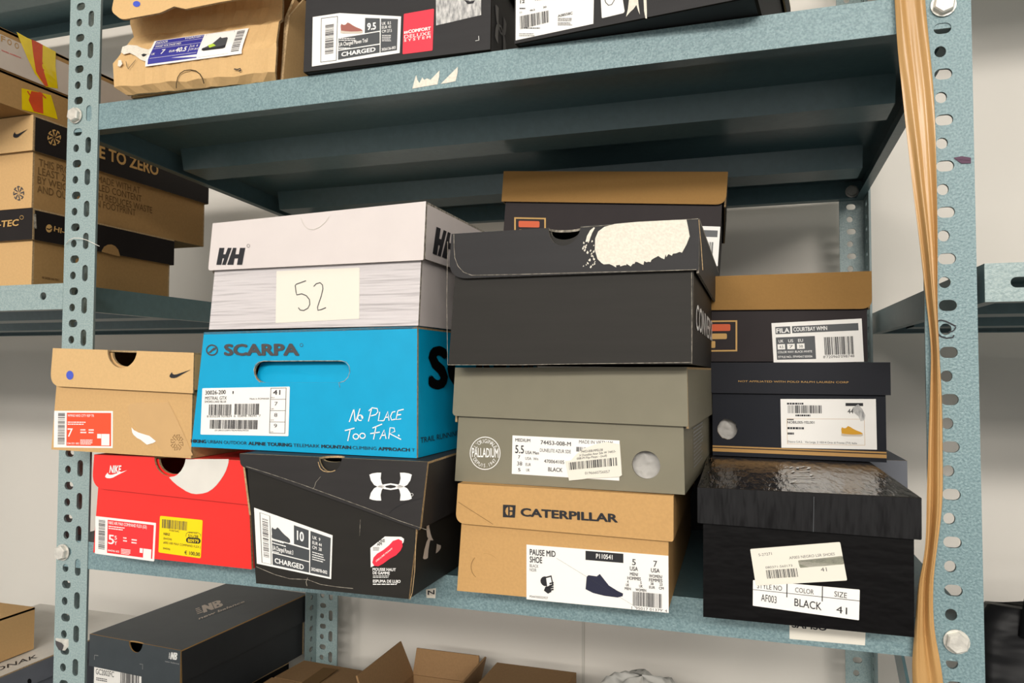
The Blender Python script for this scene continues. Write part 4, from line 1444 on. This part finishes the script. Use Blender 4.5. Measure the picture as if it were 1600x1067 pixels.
# a folded side flap beside the front, and the lifted lid
b = MB()
b.prism([(.006, .0), (.055, .0), (.060, H * 1.02), (.034, H * 1.0), (.013, H * .72), (.010, H * .5)], [], lambda d, w, u: ML(u + .15 * d, d, w), W - .001, W + .0012, 'kraft', 'board_core')
b.build('side_flap', x.root, 'bent side flap')
b = MB()
zt = .088
LF = Face(x.Mx, lambda a, w, off: Vector((a, -.0230 + (w - .0895) * .35 - off, w)), 0, 2)
LQ = Print(LF)
lp = rounded([LQ.px(*q) for q in ((186, -45), (174, 18), (190, 31), (250, 20), (272, 10), (290, 14), (345, 3), (440, -13), (440, -45))], [0, .006, .006, .002, .001, .001, .001, 0, 0])
tilt = lambda a, w, d: Vector((a, -.0230 + (w - .0895) * .35 + d, w))
b.prism(lp, [], tilt, 0, .0025, 'kraft_pale', 'board_core')
b.prism([(-.004, -.008), (W + .004, -.006), (W + .004, L), (-.004, L)], [], lambda u, d, w: Vector((u, d, w + (.128 if d < 0.1 else .110) + (.006 * u / W if d < .1 else 0))), 0, .0025, 'kraft', 'board_core')
x.l_ = b.build('lid', x.root, 'lifted lid flap')
p = Print(LF, *C)
p.poly(circle(300, 30, 27, 22, 18), 'dot_blue')
p.done('colour_dot', x.l_, 'round blue sticker')


def prof_d(w):
    for (d0, w0), (d1, w1) in zip(prof[1:], prof[2:]):
        if w0 <= w <= w1:
            return d0 + (d1 - d0) * (w - w0) / (w1 - w0)
    return prof[1][0] if w < prof[1][1] else prof[-1][0]


FD = Face(x.Mx, lambda a, w, off: Vector((a, prof_d(w) - off - .0017, w)), 0, 2)
p = Print(FD, *C).quad((432, 303), (1124, 207), (1072, 395), (362, 490))
NS = 10
for k in range(NS):
    p.r(0, 100 * k / NS, 100, 100 * (k + 1) / NS, 'paper', 0)
for k in range(6):
    p.r(2.5, 2 + 92 * k / 6, 54, 2 + 92 * (k + 1) / 6, 'label_blue', 1)
p.t('INDOOR', 4, 15, 16, 14, 8, 'white_ink', .01)
p.t('V1GA216011', 34, 12, 53, 12, 8, 'white_ink', .01)
p.r(3.5, 17.5, 54, 18.5, 'white_ink')
p.t('WAVE VOLTAGE MID', 4.5, 31, 32, 31, 8, 'white_ink', .01)
p.r(3.5, 35, 54, 36, 'white_ink')
p.t('UK', 4.5, 62, 8, 62, 8, 'white_ink', .01)
p.t('7', 14, 62, 18, 62, 18, 'white_ink', .02)
p.t('EUR', 23, 60, 29, 60, 8, 'white_ink', .02)
p.t('40.5', 29.5, 63, 41, 63, 18, 'white_ink', .03)
p.r(43.5, 39, 43.9, 68, 'white_ink')
p.t('US  8', 45, 50, 52, 50, 7, 'white_ink', .01)
p.t('CM 26.0', 45, 63, 54, 63, 7, 'white_ink', .01)
p.r(4, 74, 53, 75, 'white_ink')
p.t('Made in Vietnam', 39, 88, 52, 88, 5, 'white_ink', .0)
p.frame(56, 2, 86, 94, .3, 'grey_ink', 1, .6)
p.shoe(58, 22, 82, 72, 'shoe_grey', 'ink', True, True, 2)
p.poly([(63, 52), (68, 48), (72, 58), (66, 64)], 'shoe_green', 5)
p.bars(89, 6, 97, 92, 'ink_soft', 26, 51, False, 1)
p.done('size_label', x.b_, 'blue and white size label with a shoe picture')
p = Print(FD, *C)
p.poly([(195, 345), (240, 330), (300, 335), (330, 350), (385, 365), (415, 350), (425, 320), (430, 310), (395, 400), (375, 455), (330, 440), (290, 410), (250, 390), (205, 400), (185, 385)], 'torn_paper', 0)
p.poly([(165, 445), (185, 440), (195, 470), (178, 492), (160, 485)], 'torn_paper', 0)
p.poly([(335, 402), (352, 395), (378, 400), (360, 415), (345, 418)], 'ink', 1)
p.done('torn_paper', x.b_, 'torn white paper left of the label')
p = Print(FD, *C)
p.stroke([(222, 452), (228, 485), (238, 508), (262, 478), (294, 440)], 3.5, 'marker_black', 1)
p.done('pen_tick', x.b_, 'pen tick')
p = Print(FD, *C)
p.stroke([(1016, 508), (1040, 512), (1062, 505), (1068, 518), (1050, 524)], 8, 'ink', 1)
p.done('dark_blot', x.b_, 'dark blot')
p = Print(FD, *C)
p.stroke([(592, 650), (592, 615), (602, 570), (620, 540), (650, 520), (695, 514), (735, 522), (765, 545), (785, 580), (795, 615)], 6, 'board_dark', 0)
p.done('thumb_cut', x.b_, 'half round thumb cut')

# dark box with the red sticker
x = ShoeBox('dark grey shoe box with red square sticker, in the middle of the upper shelf', (.2893, -.0070, -.1105), 1.4, 0, .1905, .122, .040, .31, pitch=PT, group=GU)
C = (480, 0, 7.273)
x.body('charcoal', edge='board_dark')
x.lid('charcoal')
p = x.pf(*C).quad((65, 190), (1068, 188), (1052, 603), (55, 757))
p.free()
p.paper([(65, 195), (370, 150), (1068, 188), (1052, 603), (55, 757)], 'paper')
p.poly([(160, 208), (350, 185), (335, 690), (152, 712)], 'ink', 1, [[(166, 214), (343, 192), (329, 684), (158, 705)]])
p.q = [p.px(*k) for k in ((200, 290), (305, 275), (300, 610), (195, 625))]
p.bars(8, 0, 100, 100, 'ink_soft', 26, 61, False, 2)
p.free()
p.shoe(382, 258, 632, 382, 'shoe_rust', 'shoe_sole', False, False, 2)
p.poly([(660, 205), (828, 210), (828, 350), (655, 380)], 'label_dark', 1)
p.t('9.5', 685, 345, 785, 335, 75, 'white_ink', .04)
p.poly([(358, 438), (826, 362), (826, 496), (356, 570)], 'label_dark', 1)
p.greek(365, 430, 600, 470, 'white_ink', 2, 3, .4, 2)
p.t('UA Charged Maven Trail', 362, 532, 690, 480, 42, 'white_ink', .02)
p.greek(362, 540, 530, 562, 'white_ink', 1, 3, .6, 2)
p.poly([(354, 580), (826, 508), (826, 600), (352, 682)], 'label_dark', 1)
p.t('CHARGED', 392, 645, 780, 585, 45, 'white_ink', .04)
p.poly([(840, 212), (1034, 218), (1022, 572), (834, 600)], 'label_dark', 1)
p.t('UK  8.5', 853, 288, 955, 278, 32, 'white_ink', .01)
p.t('EUR 43', 853, 332, 955, 322, 32, 'white_ink', .01)
p.t('CM 27.5', 853, 378, 965, 366, 32, 'white_ink', .01)
p.greek(853, 395, 985, 475, 'white_ink', 4, 8, .4, 2)
p.t('3026136-003', 850, 582, 1008, 557, 30, 'white_ink', .02)
p.done('size_label', x.b_, 'white and grey size label with a rust shoe picture')
p = x.pf(*C).quad((1100, 160), (1442, 100), (1425, 575), (1085, 618))
p.card('sticker_red', .001)
p.t('COMFORT', 17, 50, 92, 50, 7.5, 'white_ink', .05, 2)
p.r(3, 44, 8, 50, 'white_ink', 1); p.r(10, 44, 15, 50, 'white_ink', 1)
p.t('DELUXE', 4, 62, 92, 62, 8.5, 'white_ink', -.01, 2)
p.t('S Y S T E M', 4, 70, 92, 70, 6, 'white_ink', .02, 2)
p.done('sticker', x.b_, 'red sticker with white lettering')
p = x.pf(460, 0, 4)
p.poly([(885, 0), (890, -60), (1168, -60), (1168, 95), (1080, 115), (985, 138), (886, 160)], 'torn_grey', 1)
p.poly([(1060, 0), (1100, 10), (1130, 2), (1120, 22), (1085, 28)], 'ink', 2)
p.done('torn_patch', x.b_, 'torn white and grey patch')
p = x.pf(460, 0, 4)
p.stroke([(1132, 256), (1154, 252), (1152, 226)], 3, 'white_ink', 1)
p.done('corner_mark', x.b_)
p = x.pr()
p.q = [(.010, .050), (.050, .050), (.050, .016), (.010, .016)]
p.armour(50, 50, 90, 100, 'ink_grey')
p.done('side_logo', x.b_, 'grey logo')

# yawed dark box at the right
x = ShoeBox('dark shoe box turned askew with a large white barcode label, on the upper shelf', (.5040, -.0065, -.1105), -7.4, 0, .2050, .122, .030, .29, pitch=0, group=GU)
x.Mx = x.Mx
C = (780, 0, 3.478)
x.body('charcoal', edge='board_dark')
x.lid('charcoal')
b = x.b_
p = x.pf(*C).quad((92, -180), (520, -260), (512, 130), (90, 220))
p.card('paper')
p.free()
p.t('12', 115, 20, 140, 16, 17, 'ink', .02)
p.t('10.5', 197, 5, 230, 0, 15, 'ink', .02)
p.greek(112, 42, 152, 52, 'ink', 1, 3, .6)
p.t('11', 113, 75, 124, 73, 9, 'ink', .01)
p.t('46.5', 168, 63, 195, 58, 9, 'ink', .01)
p.t('30', 240, 46, 258, 43, 9, 'ink', .01)
p.q = [p.px(*k) for k in ((113, 90), (270, 58), (272, 122), (116, 160))]
p.bars(0, 0, 100, 100, 'ink', 26, 71)
p.free()
p.greek(135, 150, 245, 158, 'ink', 1, 7, .6)
p.t('A08558C', 320, 95, 400, 78, 13, 'ink', .01)
p.greek(320, 98, 420, 118, 'ink', 3, 8, .4)
p.greek(320, 122, 400, 140, 'ink', 3, 9, .4)
p.greek(110, 180, 205, 200, 'ink_grey', 2, 9, .4)
p.done('size_label', x.b_, 'white size label with barcode')
p = x.pf(*C)
p.paper([(548, -90), (655, -110), (682, 62), (676, 72), (558, 100)], 'paper', .001, 0)
p.stroke([(572, -10), (580, 15), (595, 30), (612, 26), (625, 5), (630, -20)], 4, 'ink', 2)
p.done('sticker', x.b_, 'white sticker with a pen loop')
p = x.pf(*C)
p.poly([(690, 92), (700, 50), (706, 0), (712, -40), (752, -40), (757, 20), (765, 80), (756, 60), (746, 28), (730, 50), (712, 66)], 'torn_paper', 1)
p.poly([(784, -30), (800, -30), (803, 60), (803, 102), (795, 100), (788, 60)], 'torn_paper', 1)
p.done('torn_patch', x.b_, 'strips of torn paper')

# ------------------------------------------------------------------ kraft boxes and cartons on the rack at the left
GL = 'boxes on the left rack'


def lbox(label, xr, y0, z, W, H, LH, L, yaw=0.0, group=GL, kind='shoe_box', cat='shoe box'):
    """a box given by its right front corner"""
    a = math.radians(yaw)
    return ShoeBox(label, (xr - W * math.cos(a), y0 - W * math.sin(a), z), yaw, 0, W, H, LH, L, group=group, kind=kind, cat=cat)


x = lbox('kraft box with black lid lettered in kraft, lowest on the left rack shelf', -.0815, .0175, -.3045, .21, .0885, .036, .2120)
x.body('kraft', mside='kraft_brown')  # sides in a darker kraft: their shade is put into the colour
x.lid('brown_black', sidegap=.0008)
C = (0, 280, 3.811)
p = x.pl(*C)
p.t('HI-TEC', -62, 292, 112, 276, 36, 'kraft_ink', .03, 3, .15)
p.ring(131, 228, 11, 11, 2, 'kraft_ink')
p.done('logo', x.l_, 'kraft coloured lettering')
p = x.pr(*C, lid=True)
p.poly(circle(291, 293, 19, 24, 20), 'kraft_ink', 1)
p.poly([(276, 290), (292, 296), (308, 287), (308, 293), (292, 303), (276, 297)], 'brown_black', 2)
p.t('HI-TEC', 318, 308, 470, 352, 30, 'kraft_ink', .03, 2, .15)
p.done('side_print', x.l_, 'kraft coloured emblem and lettering')
p = x.pr(*C, lid=True)
p.poly([(198, 205), (213, 208), (217, 295), (200, 292)], 'worn_edge', 1)
p.done('worn_corner', x.l_)
p = x.pr(*C, lid=True)
p.poly([(605, 425), (618, 402), (640, 390), (662, 388), (685, 398), (703, 420), (713, 452), (713, 462), (605, 432)], 'kraft_brown', 1)
p.done('thumb_tab', x.l_, 'kraft coloured half round tab')
p = x.pr(*C)
p.t('© 2020 HI-TEC', 248, 590, 352, 607, 12, 'ink_brown', .02, 2)
p.done('small_print', x.b_)

x = lbox('kraft box with black lid and recycling text, on the lettered one on the left rack', -.0815, .0150, -.2150, .21, .1060, .0410, .2830)
x.body('kraft', mside='kraft_brown')  # darker kraft again paints the sides as shaded
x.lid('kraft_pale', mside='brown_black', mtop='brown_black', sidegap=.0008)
C = (0, 180, 3.811)
p = x.pl(*C)
p.swoosh(80, 84, 166, 135, 'ink')
p.done('logo', x.l_, 'black logo')
p = x.pf(*C)
p.pinwheel(113, 465, 44, 'ink_soft', .75)
p.done('pinwheel_mark', x.b_)
p = x.pr(*C, lid=True)
p.pinwheel(321, 133, 48, 'kraft_ink', .85)
p.t('MOVE TO ZERO', 410, 196, 942, 360, 72, 'kraft_ink', .035, 2)
p.done('side_print', x.l_, 'kraft coloured lettering')
p = x.pr(*C)
for s_, a0, b0, a1, b1 in (('THIS PRODUCT IS MADE WITH AT', 230, 302, 833, 468), ('LEAST 20% RECYCLED CONTENT', 226, 352, 842, 517), ('BY WEIGHT WHICH REDUCES WASTE', 222, 405, 905, 585), ('AND OUR CARBON FOOTPRINT', 220, 458, 806, 600)):
    p.t(s_, a0, b0, a1, b1, 44, 'ink_brown', .0, 2)
p.done('recycling_text', x.b_, 'brown printed text')


def carton(label, xr, y0, z, W, H, L, m='kraft_brown', group=GL):
    x = lbox(label, xr, y0, z, W, H, .01, L, group=group, kind='carton', cat='carton')
    b = MB()
    for (u0, u1, d0, d1) in ((0, W, 0, .003), (0, W, L - .003, L), (0, .003, .003, L - .003), (W - .003, W, .003, L - .003)):
        b.box(u0, d0, 0, u1, d1, H, m)
    b.box(.003, .003, .0003, W - .003, L - .003, .003, m)
    x.b_ = b.build('body', x.root)
    b = MB()
    b.box(0, 0, H - .0028, W / 2 - .0006, L, H + .0004, m)
    b.box(W / 2 + .0006, 0, H - .0028, W, L, H + .0004, m)
    x.l_ = b.build('flaps', x.root)
    return x


x = carton('flat brown carton with yellow tape, on the kraft box with the recycling text', -.080, -.16, -.1082, .26, .0365, .40)
C = (0, 0, 4.85)
p = x.pr(*C)
p.poly([(162, 668), (260, 690), (385, 722), (420, 840), (436, 905), (330, 872), (165, 830)], 'yellow_tape', 1)
p.poly([(235, 690), (320, 705), (326, 862), (255, 845), (215, 760)], "tape_red", 2)
p.stroke([(205, 690), (250, 760), (300, 700), (345, 745)], 12, 'tape_red', 3)
p.done('yellow_tape', x.b_, 'strip of yellow and red tape')
x = carton('pale printed carton with diagonal yellow tape, topmost on the left rack', -.080, -.20, -.0702, .26, .0450, .50)
p = x.pr(*C)
f_ = p.F
y_a, y_b = .005, .49
p.b.add([f_.fn(y_a, .0005, .0003), f_.fn(y_b, .0005, .0003), f_.fn(y_b, .0375, .0003), f_.fn(y_a, .0375, .0003)], [(0, 1, 2, 3)], 'print_white')
for s_, xa, ya in (('F', 5, 312), ('O', 53, 335), ('O', 108, 362)):
    p.t(s_, xa, ya, xa + 33, ya + 12, 42, 'gold_tan', .01, 2)
p.t('SWISS AMERICA', 10, 386, 158, 444, 9, 'label_red', .01, 2)
p.done('print', x.b_, 'pale printed side with lettering')
p = x.pr(*C)
p.poly([(122, 242), (200, 285), (300, 330), (420, 392), (418, 500), (436, 672), (372, 662), (345, 660), (262, 560), (200, 430), (150, 310)], 'yellow_tape', 3)
p.poly([(235, 298), (320, 340), (316, 500), (362, 655), (335, 650), (270, 545), (250, 420)], 'tape_red', 4)
for q in ([(250, 310), (300, 330), (260, 370), (310, 390)], [(255, 400), (315, 420), (270, 470), (322, 480)], [(270, 500), (330, 530), (290, 570), (345, 600)]):
    p.stroke(q, 9, 'fila_red', 5)
p.done('yellow_tape', x.b_, 'crinkled strip of yellow and red tape')

# ------------------------------------------------------------------ bottom shelves
GB = 'boxes on the bottom shelves'
x = ShoeBox('dark slate shoe box with grey logo on its lid, below the middle shelf', (-.2030, .2264, -.8800), 1.4, 0, .1620, .100, .045, .268, group=GB)
x.Mx = Matrix.Translation((-.2010, .2290, -.8800 + ZO)) @ Matrix.Rotation(math.radians(-4.0), 4, 'Z')
x.root.matrix_world = x.Mx
C = (130, 900, 4)
nt_ = x.notch_px(C, 286, 372, 398, 478)
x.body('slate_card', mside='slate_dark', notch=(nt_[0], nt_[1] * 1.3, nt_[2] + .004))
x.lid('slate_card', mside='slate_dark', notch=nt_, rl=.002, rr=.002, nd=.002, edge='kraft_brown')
p = x.pl(*C)


def nb(p, f, m):
    N = [(0, 100), (22, 100), (30, 55), (45, 100), (62, 100), (80, 0), (60, 0), (53, 42), (40, 0), (20, 0)]
    p.poly([f(*q) for q in N], m, 2)
    Bp = [(66, 100), (84, 0), (118, 0), (132, 12), (128, 36), (112, 48), (124, 60), (120, 88), (104, 100)]
    p.poly([f(*q) for q in Bp], m, 2, [[f(92, 28), f(94, 16), f(106, 16), f(105, 30)], [f(86, 78), f(89, 62), f(102, 62), f(99, 80)]])
    for k in range(4):
        y = 12 + k * 22
        p.poly([f(-22 - 3 * k, y), f(2, y), f(0, y + 10), f(-24 - 3 * k, y + 10)], m, 2)


nb(p, lambda a, c: (546 + .34 * a, 474 + .45 * c + .04 * a), 'white_ink')
p.t('new balance', 514, 535, 602, 552, 9, 'grey_ink', .02)
p.done('logo', x.l_, 'pale logo')
p = x.pf(*C)
p.done('x', x.b_) if False else None
p = x.pf(*C).quad((70, 555), (365, 602), (362, 830), (66, 780))
p.card('paper')
p.t('GC2002FC', 4, 24, 43, 25, 15, 'ink_soft', 0)
p.greek(5, 32, 35, 42, 'ink_soft', 2, 3, .5)
p.bars(57, 4, 97, 60, 'ink_soft', 22, 81)
p.done('size_label', x.b_, 'white size label with barcode')
p = x.pl(*C)
p.stroke([(72, 522), (73, 493), (96, 496)], 3, 'grey_ink')
p.done('corner_mark', x.l_)
p = x.pl(*C)
p.stroke([(355, 548), (374, 551), (373, 582)], 3, 'grey_ink')
p.done('corner_mark', x.l_)
p = Print(x.top(), *C)
A = [p.px(*q) for q in ((715, 245), (892, 182), (850, 150), (685, 205))]


def ft(a, c):
    """logo units to lid top: baseline from A0 to A1, height towards A3"""
    s, t = (a + 34) / 166, 1 - c / 100
    q = [A[0][i] * (1 - s) * (1 - t) + A[1][i] * s * (1 - t) + A[2][i] * s * t + A[3][i] * (1 - s) * t for i in (0, 1)]
    return q


p.mp = lambda a, c: tuple(ft(a, c))
nb(p, lambda a, c: (a, c), 'print_white')
p.mp = lambda a, c: p.px(a, c)
p.t('new balance', 722, 275, 1010, 165, 14, 'print_white', .03)
p.done('lid_logo', x.l_, 'grey logo')

x = lbox('flat black box underneath the dark slate shoe box', -.052, .250, -.9430, .17, .060, .02, .200, -6, group=GB)
x.body('gloss_black_side')
x.lid('gloss_black_side')

x = lbox('slate box with white lettered lid, beyond the perforated post on the bottom shelf', -.262, .02, -.9430, .22, .1320, .030, .36, group=GB)
x.body('slate_grey_box')
x.lid('slate_grey_box', mtop='grey_white')
p = Print(x.top(), 0, 900, 6.385)
p.t('JONAK', -120, 985, 375, 815, 38, 'ink', 0, 2)
p.done('lid_print', x.l_, 'black lettering')
p = x.pr(0, 900, 6.385, lid=True)
p.poly(circle(292, 1050, 20, 28, 16), 'notch_shade', 1)  # flat dark disc painted for the shade inside the notch
p.done('thumb_notch', x.l_, 'half round thumb notch, its shaded inside drawn as a flat dark patch')

x = lbox('plain kraft carton on the slate box, at the lower left corner', -.300, -.02, -.8090, .20, .0600, .01, .237, group=GB, kind='carton', cat='carton')
b = MB()
W, H, L = x.W, x.H, x.L
for (u0, u1, d0, d1) in ((0, W, 0, .003), (0, W, L - .003, L), (0, .003, .003, L - .003), (W - .003, W, .003, L - .003)):
    b.box(u0, d0, 0, u1, d1, H, 'kraft')
b.box(.003, .003, .0003, W - .003, L - .003, .003, 'kraft')
b.build('body', x.root)
b = MB()
b.box(0, 0, H - .0028, W / 2 - .0006, L, H + .0004, 'kraft')
b.box(W / 2 + .0006, 0, H - .0028, W, L, H + .0004, 'kraft')
b.build('flaps', x.root)


def open_carton(label, corners, z, h, flaps, m='carton_brown', group=GB):
    """corners: four ground points; flaps: list of (edge index, length, angle in degrees up from outwards)"""
    c = [Vector((q[0], q[1], 0)) for q in corners]
    o = sum(c, Vector()) / 4
    Mx = Matrix.Translation((o.x, o.y, z + ZO))
    root = thing('carton', label, 'carton', Mx, group)
    b = MB()
    loc = [(q.x - o.x, q.y - o.y) for q in c]
    inner = [(q[0] * .965, q[1] * .965) for q in loc]
    b.prism(loc, [inner], lambda a, d, w: (a, d, w), 0.0003, h, m, m)
    b.prism(inner, [], lambda a, d, w: (a, d, w), 0.0003, .003, m)
    body = b.build('body', root)
    for e, ln, ang in flaps:
        p0, p1 = Vector((*loc[e], h)), Vector((*loc[(e + 1) % 4], h))
        mid = (p0 + p1) / 2
        out = Vector((mid.x, mid.y, 0)).normalized()
        d = out * math.cos(math.radians(ang)) + Vector((0, 0, math.sin(math.radians(ang))))
        nn = d.cross((p1 - p0).normalized()) * .0014
        e0, e1 = p0 + d * ln + (p1 - p0) * .03, p1 + d * ln - (p1 - p0) * .03
        q = [p0, p1, e1, e0]
        b = MB()
        b.add([k - nn for k in q] + [k + nn for k in q], [(0, 1, 2, 3), (4, 5, 6, 7), (0, 1, 5, 4), (1, 2, 6, 5), (2, 3, 7, 6), (3, 0, 4, 7)], m)
        b.build('flap', root)
    return root, body


ZS = ZB + .0006
r1, b1 = open_carton('low closed brown carton with dark tape, lower middle beside the slate box', [(.01, .26), (.148, .25), (.158, .415), (.02, .425)], ZS, .0790, [(0, .082, 176), (2, .078, 177)])
b = MB()
b.box(-.012, -.06, .0850, .012, .06, .0858, 'ink_brown')
b.build('tape', r1, 'brown tape')
r2, b2 = open_carton('open brown carton with flaps standing up, lower middle', [(.185, .330), (.298, .330), (.298, .480), (.185, .480)], ZS, .058, [(3, .055, 68), (1, .045, 75), (0, .05, 20), (2, .04, 80)])
r3, b3 = open_carton('closed brown carton lying under the kraft picture-label box', [(.326, .30), (.447, .30), (.454, .470), (.330, .470)], ZS, .0960, [(0, .087, 177), (2, .084, 178)])

# clear plastic bag
b = MB()
rnd = random.Random(4)
NA, NH = 28, 14
ring = []
for j in range(NH + 1):
    t = j / NH
    z = .128 * math.sin(t * math.pi / 2)
    rr = math.cos(t * math.pi / 2) ** .55
    ring.append([Vector(((.085 * rr) * math.cos(2 * math.pi * k / NA) * (1 + .05 * math.sin(3 * k * 2 * math.pi / 28 + j)), .07 * rr * math.sin(2 * math.pi * k / NA) * (1 + .05 * math.cos(4 * k * 2 * math.pi / 28 + .6 * j)), z * (1 + .05 * math.sin(5 * k * 2 * math.pi / 28 + j)))) for k in range(NA)])
flat = [q for r in ring for q in r]
b.add(flat, [(j * NA + k, j * NA + (k + 1) % NA, (j + 1) * NA + (k + 1) % NA, (j + 1) * NA + k) for j in range(NH) for k in range(NA)], 'poly_bag')
o = b.build('plastic_bag', smooth=True)
o.location = (.560, .40, ZS + ZO)
tag(o, 'crumpled clear plastic bag lying on the bottom shelf near the back post', 'bag')

# black leather bag on the right rack
Mx = Matrix.Translation((1.030, .300, ZS + ZO))
root = thing('handbag', 'black leather handbag with chrome clip, beyond the post with the brown tape', 'bag', Mx)
b = MB()
NA, NH = 40, 16
ring = []
for j in range(NH + 1):
    t = j / NH
    z = .296 * t
    half = .115 * (1 - .12 * t ** 3) * (1 if t < .97 else .9)
    dep = .075 * (1 - .55 * t)
    row = []
    for k in range(NA):
        a = 2 * math.pi * k / NA
        ca, sa = math.cos(a), math.sin(a)
        row.append(Vector((math.copysign(abs(ca) ** .5, ca) * half + .003 * math.sin(4 * a + 9 * t), math.copysign(abs(sa) ** .5, sa) * dep + .004 * math.sin(6 * a - 7 * t), z + .006 * math.sin(2 * a) * t)))
    ring.append(row)
flat = [q for r in ring for q in r]
fs = [(j * NA + k, j * NA + (k + 1) % NA, (j + 1) * NA + (k + 1) % NA, (j + 1) * NA + k) for j in range(NH) for k in range(NA)]
fs += [tuple(range(NA)), tuple(NH * NA + k for k in reversed(range(NA)))]
b.add(flat, fs, 'bag_leather')
bb = b.build('bag_body', root, smooth=True)
b = MB()
b.tube([(-.065, -.035, .275), (-.06, -.045, .33), (-.03, -.05, .37), (.03, -.05, .37), (.06, -.045, .33), (.065, -.035, .275)], .005, 'bag_leather', 8)
b.build('handle', root, smooth=True)
b = MB()
b.tube([(-.112, -.083, .214), (-.100, -.092, .222), (-.088, -.094, .221), (-.076, -.094, .210), (-.084, -.093, .204), (-.097, -.091, .206), (-.112, -.083, .214)], .0022, 'chrome', 8)
b.tube([(-.078, -.093, .212), (-.066, -.093, .211), (-.056, -.092, .209)], .0026, 'chrome', 8)
b.build('clip', root, 'chrome spring clip', smooth=True)
b = MB()
b.tube([(-.112, -.060, .20), (-.06, -.078, .195), (0, -.080, .19), (.06, -.078, .195)], .0025, 'ink', 6)
b.build('zip_seam', root, smooth=True)
